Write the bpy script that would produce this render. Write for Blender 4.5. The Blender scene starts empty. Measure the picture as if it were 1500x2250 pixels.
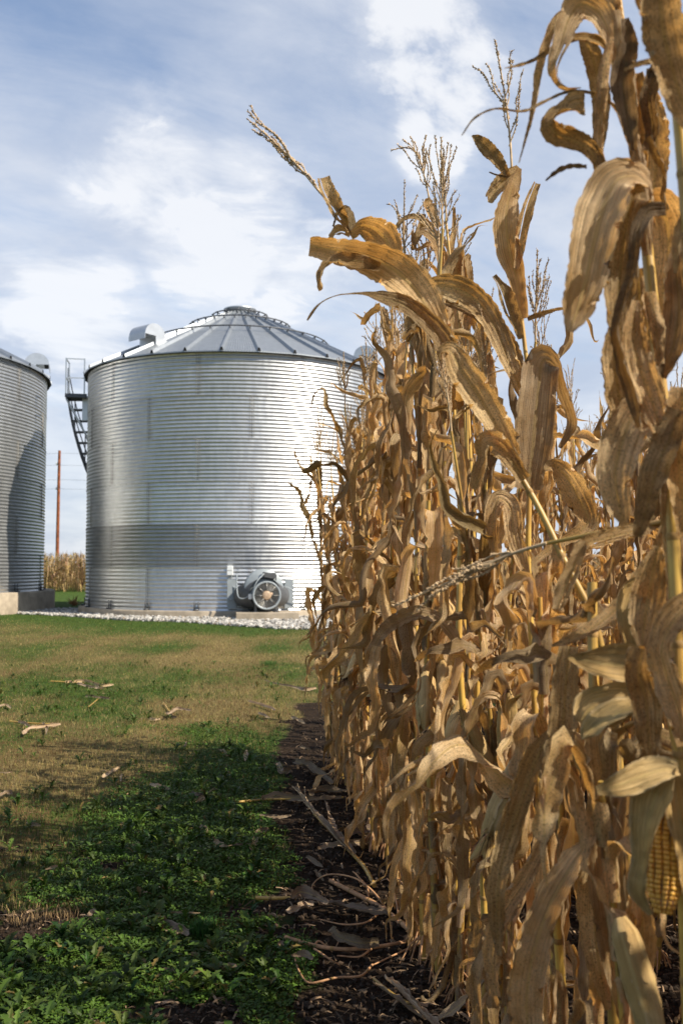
import bpy, math, random
import numpy as np
from mathutils import Vector, Matrix

# ------------------------------------------------------------------ camera, world, sun, exposure
SC = bpy.context.scene
COL = SC.collection
F_PX = 2188.0
CAM = np.array([0.0, 0.0, 1.35])
PITCH = math.atan(120.0 / F_PX)
cd = bpy.data.cameras.new('camera')
cam = bpy.data.objects.new('camera', cd)
COL.objects.link(cam)
cam.location = CAM
cam.rotation_euler = (math.pi / 2 + PITCH, 0, 0)
cd.sensor_fit = 'VERTICAL'
cd.sensor_height = 36.0
cd.lens = 35.0
cd.clip_start = 0.05
cd.clip_end = 6000
cd.dof.use_dof = True
cd.dof.focus_distance = 3.9
cd.dof.aperture_fstop = 5.6
SC.camera = cam

SUN_EL = math.radians(43)
SUN_AZ = math.atan2(0.906, -0.42)           # from +Y towards +X
S = Vector((math.cos(SUN_EL) * math.sin(SUN_AZ), math.cos(SUN_EL) * math.cos(SUN_AZ), math.sin(SUN_EL)))
ld = bpy.data.lights.new('sun', 'SUN')
ld.energy = 5.0
ld.angle = math.radians(0.53)
ld.color = (1.0, 0.91, 0.77)
sun = bpy.data.objects.new('sun', ld)
COL.objects.link(sun)
sun.rotation_euler = (-S).to_track_quat('-Z', 'Y').to_euler()
sun.location = (20, 5, 30)

SC.view_settings.view_transform = 'Standard'
SC.view_settings.look = 'None'
SC.view_settings.exposure = 0.66
SC.view_settings.gamma = 1.0
SC.view_settings.use_curve_mapping = False
SC.cycles.max_bounces = 8
SC.cycles.transparent_max_bounces = 4


class NT:
    """small helper around a node tree"""
    def __init__(s, tree):
        s.t = tree
        s.t.nodes.clear()
    def n(s, kind, **kw):
        nd = s.t.nodes.new(kind)
        for k, v in kw.items():
            if k.startswith('i_'):
                key = k[2:]
                key = int(key) if key.isdigit() else key.replace('_', ' ')
                s.set(nd.inputs[key], v)
            else:
                setattr(nd, k, v)
        return nd
    def set(s, sock, v):
        if isinstance(v, bpy.types.NodeSocket):
            s.t.links.new(v, sock)
        else:
            sock.default_value = v
    def math(s, op, a, b=0.0, c=None, clamp=False):
        nd = s.t.nodes.new('ShaderNodeMath'); nd.operation = op; nd.use_clamp = clamp
        s.set(nd.inputs[0], a); s.set(nd.inputs[1], b)
        if c is not None: s.set(nd.inputs[2], c)
        return nd.outputs[0]
    def vmath(s, op, a, b=(0, 0, 0), out=0):
        nd = s.t.nodes.new('ShaderNodeVectorMath'); nd.operation = op
        s.set(nd.inputs[0], a)
        if op == 'SCALE': s.set(nd.inputs['Scale'], b)
        else: s.set(nd.inputs[1], b)
        return nd.outputs[out]
    def mix(s, f, a, b, blend='MIX'):
        nd = s.t.nodes.new('ShaderNodeMix'); nd.data_type = 'RGBA'; nd.blend_type = blend
        s.set(nd.inputs[0], f)
        for i, v in ((6, a), (7, b)):
            if not isinstance(v, bpy.types.NodeSocket) and len(v) == 3: v = (*v, 1)
            s.set(nd.inputs[i], v)
        return nd.outputs[2]
    def ramp(s, f, lo, hi, a=0.0, b=1.0, smooth=True):
        nd = s.t.nodes.new('ShaderNodeMapRange')
        nd.interpolation_type = 'SMOOTHSTEP' if smooth else 'LINEAR'
        s.set(nd.inputs[0], f); s.set(nd.inputs[1], lo); s.set(nd.inputs[2], hi); s.set(nd.inputs[3], a); s.set(nd.inputs[4], b)
        return nd.outputs[0]
    def noise(s, vec, scale=1.0, detail=3.0, rough=0.5, dist=0.0, dim='3D'):
        nd = s.t.nodes.new('ShaderNodeTexNoise'); nd.noise_dimensions = dim
        s.set(nd.inputs['Vector'], vec); s.set(nd.inputs['Scale'], scale); s.set(nd.inputs['Detail'], detail)
        s.set(nd.inputs['Roughness'], rough); s.set(nd.inputs['Distortion'], dist)
        return nd.outputs[0]
    def xyz(s, x=0.0, y=0.0, z=0.0):
        nd = s.t.nodes.new('ShaderNodeCombineXYZ')
        for i, v in enumerate((x, y, z)): s.set(nd.inputs[i], v)
        return nd.outputs[0]
    def sep(s, v):
        nd = s.t.nodes.new('ShaderNodeSeparateXYZ'); s.set(nd.inputs[0], v)
        return nd.outputs


# ------------------------------------------------------------------ sky: Nishita + procedural high cloud
W = bpy.data.worlds.new('World')
SC.world = W
W.use_nodes = True
w = NT(W.node_tree)
sky = w.n('ShaderNodeTexSky', sky_type='NISHITA', sun_disc=False, sun_elevation=SUN_EL, sun_rotation=SUN_AZ,
          altitude=200, air_density=1.0, dust_density=0.6, ozone_density=2.0)
bg_sky = w.n('ShaderNodeBackground', i_Color=sky.outputs[0], i_Strength=0.112)
tc = w.n('ShaderNodeTexCoord')
d = tc.outputs['Generated']
dx, dy, dz = w.sep(d)
up = w.math('MAXIMUM', dz, 0.0)
den = w.math('ADD', up, 0.22)
px_ = w.math('DIVIDE', dx, den)
py_ = w.math('DIVIDE', dy, den)
pl = w.xyz(px_, py_, 0.3)
warp = w.noise(pl, 1.3, 3, 0.55)
pl2 = w.vmath('ADD', pl, w.xyz(w.math('MULTIPLY', warp, 0.5), w.math('MULTIPLY', warp, 0.3), 0.0))
veil = w.noise(pl2, 0.9, 8, 0.58, 0.3)
streak = w.noise(w.xyz(w.math('ADD', w.math('MULTIPLY', px_, 1.3), w.math('MULTIPLY', py_, 0.5)), w.math('SUBTRACT', w.math('MULTIPLY', py_, 2.6), w.math('MULTIPLY', px_, 1.2)), 4.0), 1.5, 8, 0.62, 0.4)
puff = w.noise(w.vmath('ADD', pl2, (3.1, 1.7, 0.0)), 5.0, 10, 0.6, 0.15)
def blob(vx, vy, vz, r0, r1):
    v = Vector((vx, vy, vz)).normalized()
    dist = w.vmath('DISTANCE', d, tuple(v), out=1)
    return w.ramp(dist, r0, r1, 1.0, 0.0)
def pixdir(px, py):
    a = (px - 750) / F_PX; b = (1125 - py) / F_PX
    return (a, math.cos(PITCH) - b * math.sin(PITCH), math.sin(PITCH) + b * math.cos(PITCH))
sm = None
for (bx, by, r) in ((250, 400, .07), (350, 340, .10), (560, 440, .12), (930, 90, .11), (1000, 160, .09), (920, 300, .05), (960, 330, .06),
                    (470, 560, .10), (150, 700, .12), (700, 570, .08), (430, 440, .09), (620, 690, .06)):
    b_ = blob(*pixdir(bx, by), r * 0.15, r)
    sm = b_ if sm is None else w.math('MAXIMUM', sm, b_)
dens = w.math('ADD', w.math('MULTIPLY', veil, 0.62), w.math('MULTIPLY', streak, 0.38))
low = w.ramp(dz, 0.0, 0.55, 0.26, -0.03)
m_thin = w.ramp(w.math('ADD', dens, low), 0.33, 0.66, 0.0, 0.88)
pf = w.math('ADD', w.math('MULTIPLY', puff, 1.0), w.math('MULTIPLY', sm, 0.26))
m_puff = w.math('MULTIPLY', w.ramp(pf, 0.55, 0.79, 0.0, 0.88), w.ramp(sm, 0.0, 0.5))
m_all = w.math('MAXIMUM', m_thin, m_puff)
horizon = w.ramp(dz, 0.0, 0.30, 0.90, 0.0)
m_all = w.math('MAXIMUM', m_all, horizon)
m_all = w.math('MULTIPLY', m_all, w.ramp(dy, -0.7, 0.35, 0.40, 1.0))      # cloud thinned behind the viewer, unseen, to dim the fill light
thick = w.noise(pl2, 2.2, 6, 0.6)
c_thin = w.mix(w.ramp(thick, 0.3, 0.7), (0.46, 0.52, 0.64), (0.68, 0.71, 0.77))
c_cl = w.mix(m_puff, c_thin, (0.85, 0.855, 0.87))
bg_cl = w.n('ShaderNodeBackground', i_Color=c_cl, i_Strength=0.76)
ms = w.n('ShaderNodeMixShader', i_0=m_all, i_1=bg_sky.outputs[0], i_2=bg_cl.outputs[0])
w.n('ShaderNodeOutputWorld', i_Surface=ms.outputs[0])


# ------------------------------------------------------------------ geometry helpers
class MB:
    """collects vertices and faces and links them as ONE mesh object"""
    def __init__(s):
        s.V = []; s.F = []; s.M = []; s.U = []; s.C = []; s.nv = 0
    def add(s, V, F, mi=0, uv=None, col=None):
        V = np.asarray(V, dtype=np.float64).reshape(-1, 3)
        if isinstance(F, np.ndarray): F = [F]
        else:
            by = {}
            for f in F: by.setdefault(len(f), []).append(f)
            F = [np.array(x) for x in by.values()]
        for f in F:
            s.F.append(f.astype(np.int64) + s.nv); s.M.append(np.full(len(f), mi))
        s.V.append(V)
        s.U.append(np.zeros((len(V), 2)) if uv is None else np.asarray(uv, float))
        s.C.append(np.ones((len(V), 3)) if col is None else np.broadcast_to(np.asarray(col, float), (len(V), 3)))
        s.nv += len(V)
        return s
    def box(s, c, size, R=None, mi=0, taper=None):
        h = np.array(size) / 2.0
        V = np.array([[x, y, z] for z in (-1, 1) for y in (-1, 1) for x in (-1, 1)], float) * h
        if taper: V[4:, :2] *= taper
        if R is not None: V = V @ np.asarray(R).T
        return s.add(V + np.array(c), [(0, 2, 3, 1), (4, 5, 7, 6), (0, 1, 5, 4), (2, 6, 7, 3), (0, 4, 6, 2), (1, 3, 7, 5)], mi)
    def bar(s, a, b, wd, ht=None, mi=0, up=(0, 0, 1)):
        a = np.array(a, float); b = np.array(b, float); t = b - a; L = np.linalg.norm(t); t /= L
        u = np.array(up, float)
        if abs(u @ t) > .98: u = np.array((1.0, 0, 0))
        y = np.cross(u, t); y /= np.linalg.norm(y); z = np.cross(t, y)
        return s.box((a + b) / 2, (L, wd, ht or wd), np.stack([t, y, z], 1), mi)
    def tube(s, P, r, k=8, mi=0, caps=True, bump=None):
        P = np.asarray(P, float); n = len(P)
        r = np.broadcast_to(np.asarray(r, float), (n,))
        T, N, B = frames(P)
        a = np.arange(k) * 2 * np.pi / k
        V = P[:, None] + r[:, None, None] * (np.cos(a)[None, :, None] * N[:, None] + np.sin(a)[None, :, None] * B[:, None])
        Lc = np.concatenate([[0], np.cumsum(np.linalg.norm(np.diff(P, axis=0), axis=1))])
        uv = np.stack(np.broadcast_arrays((a / 6.2832)[None, :], Lc[:, None]), -1).reshape(-1, 2)
        F = grid(n, k, wrap=True)
        fs = [F]
        s.add(V.reshape(-1, 3), np.concatenate(fs), mi, uv)
        if caps:
            s.add(V[0], [tuple(range(k))[::-1]], mi, uv[:k]); s.add(V[-1], [tuple(range(k))], mi, uv[-k:])
        return s
    def lathe(s, prof, n=48, M=None, mi=0, a0=0.0, a1=2 * math.pi, uvs=None):
        prof = np.asarray(prof, float)
        full = abs(a1 - a0 - 2 * math.pi) < 1e-6
        k = n if full else n + 1
        a = a0 + np.arange(k) * (a1 - a0) / n
        V = np.stack(np.broadcast_arrays(prof[:, 0][:, None] * np.sin(a), -prof[:, 0][:, None] * np.cos(a), prof[:, 1][:, None]), -1).reshape(-1, 3)
        uv = np.stack(np.broadcast_arrays(a[None, :], prof[:, 1][:, None]), -1).reshape(-1, 2)
        if M is not None: V = V @ np.asarray(M[0]).T + np.asarray(M[1])
        return s.add(V, grid(len(prof), k, wrap=full), mi, uv)
    def extrude(s, poly, y0, y1, M=None, mi=0, mi_face=None):
        """closed x,z outline swept along y"""
        poly = np.asarray(poly, float); n = len(poly)
        V = np.concatenate([np.stack([poly[:, 0], np.full(n, y), poly[:, 1]], 1) for y in (y0, y1)])
        if M is not None: V = V @ np.asarray(M[0]).T + np.asarray(M[1])
        s.add(V, [(i, (i + 1) % n, n + (i + 1) % n, n + i) for i in range(n)], mi)
        s.add(V[:n], [tuple(range(n))[::-1]], mi); s.add(V[n:], [tuple(range(n))], mi)
        return s
    def build(s, name, mats, parent=None, loc=None, smooth=True, colors=False):
        me = bpy.data.meshes.new(name)
        V = np.concatenate(s.V)
        me.vertices.add(len(V)); me.vertices.foreach_set('co', V.ravel())
        nl = sum(f.size for f in s.F); nf = sum(len(f) for f in s.F)
        me.loops.add(nl); me.polygons.add(nf)
        li = np.concatenate([f.ravel() for f in s.F])
        tot = np.concatenate([np.full(len(f), f.shape[1]) for f in s.F])
        st = np.concatenate([[0], np.cumsum(tot)[:-1]])
        me.loops.foreach_set('vertex_index', li)
        me.polygons.foreach_set('loop_start', st)
        me.polygons.foreach_set('loop_total', tot)
        me.polygons.foreach_set('material_index', np.concatenate(s.M))
        me.polygons.foreach_set('use_smooth', np.full(nf, smooth))
        uv = me.uv_layers.new(name='UVMap')
        uv.data.foreach_set('uv', np.concatenate(s.U)[li].ravel())
        if colors:
            ca = me.color_attributes.new('tint', 'FLOAT_COLOR', 'POINT')
            C = np.concatenate(s.C)
            ca.data.foreach_set('color', np.concatenate([C, np.ones((len(C), 1))], 1).ravel())
        me.update(calc_edges=True)
        me.validate()
        for m in (mats if isinstance(mats, (list, tuple)) else [mats]): me.materials.append(m)
        o = bpy.data.objects.new(name, me)
        COL.objects.link(o)
        if parent is not None: o.parent = parent
        if loc is not None: o.location = loc
        return o


def grid(n, m, wrap=False):
    mm = m if wrap else m - 1
    i, j = np.meshgrid(np.arange(n - 1), np.arange(mm), indexing='ij')
    i = i.ravel(); j = j.ravel(); j2 = (j + 1) % m
    return np.stack([i * m + j, i * m + j2, (i + 1) * m + j2, (i + 1) * m + j], 1)


def unit(v):
    return v / np.maximum(np.linalg.norm(v, axis=-1, keepdims=True), 1e-9)


def frames(P, N0=None):
    T = unit(np.gradient(P, axis=0))
    n = len(P); N = np.zeros_like(P)
    if N0 is None:
        N0 = np.array((0.0, 0, 1)) if abs(T[0][2]) < .9 else np.array((1.0, 0, 0))
    v = N0 - T[0] * (N0 @ T[0]); v = v / max(np.linalg.norm(v), 1e-9)
    N[0] = v
    for i in range(1, n):
        v = N[i - 1] - T[i] * (N[i - 1] @ T[i]); l = np.linalg.norm(v)
        N[i] = v / l if l > 1e-6 else N[i - 1]
    return T, N, np.cross(T, N)


def spline(Q, n):
    """Catmull-Rom resample of rows of Q (any columns; first 3 are position)"""
    Q = np.asarray(Q, float)
    seg = np.linalg.norm(np.diff(Q[:, :3], axis=0), axis=1)
    t = np.concatenate([[0], np.cumsum(np.sqrt(seg) + 1e-6)])
    m = np.gradient(Q, t, axis=0) if len(Q) > 2 else np.repeat([(Q[1] - Q[0]) / (t[1] - t[0])], 2, 0)
    u = np.linspace(0, t[-1], n)
    k = np.clip(np.searchsorted(t, u, 'right') - 1, 0, len(Q) - 2)
    h = (t[k + 1] - t[k]); x = ((u - t[k]) / h)[:, None]; h = h[:, None]
    return ((2 * x**3 - 3 * x**2 + 1) * Q[k] + (x**3 - 2 * x**2 + x) * h * m[k] + (-2 * x**3 + 3 * x**2) * Q[k + 1] + (x**3 - x**2) * h * m[k + 1])


def at(px, py, Y):
    """the point of the place at depth Y that the photograph shows at a pixel"""
    a = (px - 750) / F_PX; b = (1125 - py) / F_PX
    dv = np.array((a, math.cos(PITCH) - b * math.sin(PITCH), math.sin(PITCH) + b * math.cos(PITCH)))
    return CAM + dv * (Y / dv[1])


def on_ground(px, py, z=0.0):
    a = (px - 750) / F_PX; b = (1125 - py) / F_PX
    dv = np.array((a, math.cos(PITCH) - b * math.sin(PITCH), math.sin(PITCH) + b * math.cos(PITCH)))
    return CAM + dv * ((z - CAM[2]) / dv[2])


def hash2(ix, iy, seed):
    h = (ix.astype(np.int64) * 374761393 + iy.astype(np.int64) * 668265263 + seed * 1442695041) & 0xffffffff
    h = ((h ^ (h >> 13)) * 1274126177) & 0xffffffff
    return ((h ^ (h >> 16)) & 0xffff) / 65535.0


def vnoise(x, y, seed=0, octaves=3):
    out = 0; amp = 1; tot = 0
    for o in range(octaves):
        ix = np.floor(x); iy = np.floor(y); fx = x - ix; fy = y - iy
        fx = fx * fx * (3 - 2 * fx); fy = fy * fy * (3 - 2 * fy)
        a = hash2(ix, iy, seed + o); b = hash2(ix + 1, iy, seed + o); c = hash2(ix, iy + 1, seed + o); e = hash2(ix + 1, iy + 1, seed + o)
        out = out + amp * ((a * (1 - fx) + b * fx) * (1 - fy) + (c * (1 - fx) + e * fx) * fy)
        tot += amp; amp *= 0.5; x = x * 2.03 + 7.1; y = y * 2.03 + 3.7
    return out / tot


def sstep(a, b, x):
    t = np.clip((x - a) / (b - a), 0, 1)
    return t * t * (3 - 2 * t)


def tag(o, label=None, cat=None, group=None, kind=None):
    for k, v in (('label', label), ('category', cat), ('group', group), ('kind', kind)):
        if v: o[k] = v
    return o


def empty(name, loc, label=None, cat=None, group=None, rz=0.0):
    o = bpy.data.objects.new(name, None)
    COL.objects.link(o)
    o.location = loc; o.rotation_euler = (0, 0, rz)
    o.empty_display_size = 0.2
    return tag(o, label, cat, group)


def copy_tree(o, parent=None):
    c = o.copy(); COL.objects.link(c)
    if parent is not None: c.parent = parent
    for ch in o.children: copy_tree(ch, c)
    return c


# ------------------------------------------------------------------ materials
def material(name):
    m = bpy.data.materials.new(name); m.use_nodes = True
    return m, NT(m.node_tree)


def simple(name, col, rough=0.6, metal=0.0, var=0.12, scale=8.0, bump=0.0, spec=0.3):
    m, t = material(name)
    co = t.n('ShaderNodeTexCoord').outputs['Object']
    n1 = t.noise(co, scale, 6, 0.62)
    rnd = t.n('ShaderNodeObjectInfo').outputs['Random']
    c = t.mix(t.ramp(n1, 0.3, 0.7), tuple(x * (1 - var) for x in col), tuple(min(1, x * (1 + var)) for x in col))
    p = t.n('ShaderNodeBsdfPrincipled', i_Base_Color=c, i_Roughness=rough, i_Metallic=metal)
    p.inputs['Specular IOR Level'].default_value = spec
    if bump:
        b = t.n('ShaderNodeBump', i_Height=t.noise(co, scale * 12, 4, 0.7), i_Strength=bump, i_Distance=0.01)
        t.t.links.new(b.outputs[0], p.inputs['Normal'])
    t.n('ShaderNodeOutputMaterial', i_Surface=p.outputs[0])
    return m


def galvanised(name, col, rough, sheets=True, ripple=False):
    """zinc sheet: spangle, run-off streaks, each sheet a little different; object colour tints a ring"""
    m, t = material(name)
    co = t.n('ShaderNodeTexCoord').outputs['Object']
    oi = t.n('ShaderNodeObjectInfo')
    u, v, _ = t.sep(t.n('ShaderNodeUVMap').outputs[0])
    sp = t.noise(co, 5.0, 5, 0.7)
    x, y, z = t.sep(co)
    st = t.noise(t.xyz(t.math('MULTIPLY', u, 14.0), t.math('MULTIPLY', v, 0.5), oi.outputs['Random']), 3.0, 5, 0.65)
    k = t.math('ADD', t.ramp(sp, 0.25, 0.75, 0.90, 1.06), t.ramp(st, 0.25, 0.75, -0.05, 0.03))
    if sheets:
        wn = t.n('ShaderNodeTexWhiteNoise', noise_dimensions='2D', i_Vector=t.xyz(t.math('FLOOR', t.math('DIVIDE', u, math.radians(36))), t.math('MULTIPLY', oi.outputs['Random'], 91.0)))
        k = t.math('MULTIPLY', k, t.ramp(wn.outputs[0], 0, 1, 0.90, 1.06, False))
    c = t.mix(1.0, t.mix(1.0, col, t.xyz(k, k, k), 'MULTIPLY'), oi.outputs['Color'], 'MULTIPLY')
    p = t.n('ShaderNodeBsdfPrincipled', i_Base_Color=c, i_Metallic=0.80, i_Roughness=t.ramp(st, 0.2, 0.8, rough - 0.05, rough + 0.08))
    if ripple:
        wv = t.math('SINE', t.math('MULTIPLY', u, 2 * math.pi * 14))
        b = t.n('ShaderNodeBump', i_Height=wv, i_Strength=0.35, i_Distance=0.006)
        t.t.links.new(b.outputs[0], p.inputs['Normal'])
    t.n('ShaderNodeOutputMaterial', i_Surface=p.outputs[0])
    return m


M_WALL = galvanised('galvanised_wall', (0.60, 0.61, 0.61), 0.34)
M_ROOF = galvanised('galvanised_roof', (0.33, 0.355, 0.38), 0.50, sheets=False, ripple=True)
M_PART = galvanised('galvanised_part', (0.52, 0.54, 0.56), 0.42, sheets=False)
M_DARKSTEEL = simple('dull_steel', (0.10, 0.105, 0.115), 0.55, 0.6)
M_BOLT = simple('weathered_bolt', (0.24, 0.22, 0.19), 0.6, 0.4)
M_BLACK = simple('painted_gap_shade', (0.012, 0.012, 0.012), 0.9)  # paints the shade under eaves and inside hollow openings
M_GREYPAINT = simple('grey_paint', (0.27, 0.30, 0.315), 0.45, 0.15, 0.08, 5)
M_CHARCOAL = simple('charcoal_paint', (0.085, 0.087, 0.09), 0.5, 0.2, 0.15, 6)
M_WHITEBOX = simple('white_plastic', (0.72, 0.73, 0.72), 0.4, 0.0, 0.05, 6)
M_MOTOR = simple('tan_motor_paint', (0.42, 0.30, 0.20), 0.5, 0.1, 0.25, 20)
M_WIRE = simple('grille_wire', (0.30, 0.29, 0.27), 0.4, 0.7)
M_CONCRETE = simple('concrete', (0.33, 0.275, 0.205), 0.9, 0.0, 0.22, 3.0, 0.35, 0.15)
M_POLE = simple('creosoted_wood', (0.22, 0.075, 0.035), 0.85, 0.0, 0.45, 3.0, 0.3, 0.1)
M_CABLE = simple('power_cable', (0.22, 0.23, 0.25), 0.5, 0.2)


def leaf_material(name, front, dark, back, trans=0.34, speck=0.75, rough=0.62, vlo=0.36):
    m, t = material(name)
    co = t.n('ShaderNodeTexCoord').outputs['Object']
    rnd = t.n('ShaderNodeObjectInfo').outputs['Random']
    u, v, _ = t.sep(t.n('ShaderNodeUVMap').outputs[0])
    r50 = t.math('MULTIPLY', rnd, 57.0)
    co2 = t.vmath('ADD', co, t.xyz(r50, r50, 0.0))
    stri = t.noise(t.xyz(t.math('MULTIPLY', u, 62.0), t.math('MULTIPLY', v, 3.0), r50), 1.0, 4, 0.6)
    blot = t.noise(co2, 9.0, 4, 0.6)
    patch = t.noise(co2, 3.2, 3, 0.5)
    spk = t.noise(t.vmath('ADD', co, t.xyz(r50, 0.0, r50)), 330.0, 2, 0.5)
    c = t.mix(t.ramp(blot, 0.34, 0.68), front, dark)
    c = t.mix(t.math('MULTIPLY', t.ramp(stri, 0.47, 0.62), 0.66), c, tuple(x * 0.5 for x in dark))
    rib = t.ramp(t.math('ABSOLUTE', t.math('SUBTRACT', u, 0.5)), 0.025, 0.055, 1.0, 0.0)
    c = t.mix(t.math('MULTIPLY', rib, 0.7), c, (0.62, 0.44, 0.17))
    edge = t.ramp(t.math('ABSOLUTE', t.math('SUBTRACT', u, 0.5)), 0.40, 0.49)
    c = t.mix(t.math('MULTIPLY', edge, 0.35), c, (0.82, 0.66, 0.42))
    amt = t.math('MULTIPLY', t.ramp(spk, 0.53, 0.66), t.ramp(t.math('ADD', patch, t.math('MULTIPLY', rnd, 0.28)), 0.42, 0.68, 0.08, speck))
    c = t.mix(amt, c, (0.070, 0.040, 0.020))
    rn2 = t.n('ShaderNodeTexWhiteNoise', noise_dimensions='1D', i_W=t.math('MULTIPLY', rnd, 913.0)).outputs[0]
    val = t.math('ADD', vlo, t.math('MULTIPLY', t.math('POWER', rn2, 0.75), 1.14 - vlo))
    c = t.mix(1.0, c, t.xyz(val, val, t.math('ADD', val, t.math('MULTIPLY', t.math('SUBTRACT', rnd, 0.5), -0.1))), 'MULTIPLY')
    hg = t.math('ADD', t.math('MULTIPLY', stri, 0.7), t.math('MULTIPLY', blot, 0.5))
    b = t.n('ShaderNodeBump', i_Height=hg, i_Strength=0.9, i_Distance=0.006)
    p = t.n('ShaderNodeBsdfPrincipled', i_Base_Color=c, i_Roughness=rough, i_Normal=b.outputs[0])
    p.inputs['Specular IOR Level'].default_value = 0.25
    tr = t.n('ShaderNodeBsdfTranslucent', i_Color=t.mix(1.0, c, back, 'MULTIPLY'), i_Normal=b.outputs[0])
    ms = t.n('ShaderNodeMixShader', i_0=trans, i_1=p.outputs[0], i_2=tr.outputs[0])
    t.n('ShaderNodeOutputMaterial', i_Surface=ms.outputs[0])
    return m


M_LEAF = leaf_material('dry_corn_leaf', (0.92, 0.69, 0.39), (0.60, 0.375, 0.15), (1.15, 0.84, 0.42), 0.42, 0.62)
M_HUSK = leaf_material('dry_husk', (0.74, 0.52, 0.235), (0.56, 0.35, 0.12), (1.1, 0.95, 0.5), 0.06, 0.12, 0.5, 0.85)
M_LITTER = leaf_material('weathered_leaf', (0.56, 0.42, 0.28), (0.38, 0.26, 0.16), (1.0, 0.9, 0.7), 0.15, 0.5)


def stalk_material():
    m, t = material('corn_stalk')
    co = t.n('ShaderNodeTexCoord').outputs['Object']
    rnd = t.n('ShaderNodeObjectInfo').outputs['Random']
    u, v, _ = t.sep(t.n('ShaderNodeUVMap').outputs[0])
    r50 = t.math('MULTIPLY', rnd, 57.0)
    st = t.noise(t.xyz(t.math('MULTIPLY', u, 14.0), t.math('MULTIPLY', v, 4.0), r50), 1.0, 4, 0.6)
    bl = t.noise(t.vmath('ADD', co, t.xyz(r50, 0.0, 0.0)), 7.0, 4, 0.6)
    c = t.mix(t.ramp(bl, 0.32, 0.66), (0.62, 0.40, 0.085), (0.40, 0.225, 0.05))
    c = t.mix(t.math('MULTIPLY', t.ramp(st, 0.45, 0.7), 0.5), c, (0.15, 0.085, 0.03))
    val = t.math('ADD', 0.75, t.math('MULTIPLY', rnd, 0.45))
    c = t.mix(1.0, c, t.xyz(val, val, val), 'MULTIPLY')
    p = t.n('ShaderNodeBsdfPrincipled', i_Base_Color=c, i_Roughness=0.42)
    t.n('ShaderNodeOutputMaterial', i_Surface=p.outputs[0])
    return m


M_STALK = stalk_material()
M_NODE = simple('stalk_node', (0.30, 0.18, 0.06), 0.7, 0, 0.3, 40)
M_TASSEL = simple('dry_tassel', (0.46, 0.33, 0.19), 0.75, 0, 0.25, 60)
M_SILK = simple('dry_silk', (0.05, 0.022, 0.012), 0.8, 0, 0.3, 60)
M_ROOT = simple('brace_root', (0.44, 0.24, 0.115), 0.7, 0, 0.35, 25)


def kernel_material():
    m, t = material('corn_kernel')
    u, v, _ = t.sep(t.n('ShaderNodeUVMap').outputs[0])
    wn = t.n('ShaderNodeTexWhiteNoise', noise_dimensions='1D', i_W=t.math('MULTIPLY', u, 37.7))
    c = t.mix(wn.outputs[0], (0.72, 0.36, 0.035), (0.55, 0.20, 0.015))
    c = t.mix(t.ramp(v, 0.25, 1.0, 0.0, 0.6), c, (0.80, 0.47, 0.09))
    p = t.n('ShaderNodeBsdfPrincipled', i_Base_Color=c, i_Roughness=0.48)
    t.n('ShaderNodeOutputMaterial', i_Surface=p.outputs[0])
    return m


M_KERNEL = kernel_material()


def tinted(name, rough=0.7, trans=0.25, gain=1.0):
    """colour comes with each blade or stone (its own real colour)"""
    m, t = material(name)
    a = t.n('ShaderNodeVertexColor', layer_name='tint').outputs[0]
    p = t.n('ShaderNodeBsdfPrincipled', i_Base_Color=a, i_Roughness=rough)
    p.inputs['Specular IOR Level'].default_value = 0.2
    out = p.outputs[0]
    if trans:
        tr = t.n('ShaderNodeBsdfTranslucent', i_Color=a)
        out = t.n('ShaderNodeMixShader', i_0=trans, i_1=out, i_2=tr.outputs[0]).outputs[0]
    t.n('ShaderNodeOutputMaterial', i_Surface=out)
    return m


M_BLADE = tinted('grass_blade', 0.65, 0.3)
M_WEED = tinted('weed_leaf', 0.5, 0.25)
M_STONE = tinted('white_stone', 0.85, 0.0)
M_CHAFF = tinted('chaff', 0.8, 0.1)


def ground_material():
    m, t = material('lawn_and_soil')
    co = t.n('ShaderNodeTexCoord').outputs['Object']
    a = t.sep(t.n('ShaderNodeVertexColor', layer_name='tint').outputs[0])
    fine = t.noise(co, 28.0, 6, 0.7)
    mid = t.noise(co, 5.0, 5, 0.6)
    vfine = t.noise(co, 120.0, 3, 0.7)
    dry = t.mix(t.ramp(fine, 0.3, 0.7), (0.10, 0.068, 0.028), (0.24, 0.185, 0.075))
    grn = t.mix(t.ramp(mid, 0.3, 0.7), (0.030, 0.060, 0.014), (0.075, 0.115, 0.025))
    soil = t.mix(t.ramp(vfine, 0.3, 0.75), (0.018, 0.012, 0.008), (0.055, 0.037, 0.024))
    g = t.ramp(t.math('ADD', a[0], t.math('MULTIPLY', t.math('SUBTRACT', fine, 0.5), 2.0)), 0.3, 0.7)
    s_ = t.ramp(t.math('ADD', a[1], t.math('MULTIPLY', t.math('SUBTRACT', mid, 0.5), 0.7)), 0.35, 0.65)
    c = t.mix(s_, t.mix(g, dry, grn), soil)
    b = t.n('ShaderNodeBump', i_Height=t.math('ADD', fine, t.math('MULTIPLY', vfine, 0.4)), i_Strength=0.9, i_Distance=0.03)
    p = t.n('ShaderNodeBsdfPrincipled', i_Base_Color=c, i_Roughness=0.95, i_Normal=b.outputs[0])
    p.inputs['Specular IOR Level'].default_value = 0.05
    t.n('ShaderNodeOutputMaterial', i_Surface=p.outputs[0])
    return m


M_GROUND = ground_material()

# ------------------------------------------------------------------ ground: one sheet out to the horizon
RNG = np.random.default_rng(7)


def row_x(y):
    """the line of the first corn row"""
    return 0.53 - 0.097 * (y - 1.5)


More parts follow.
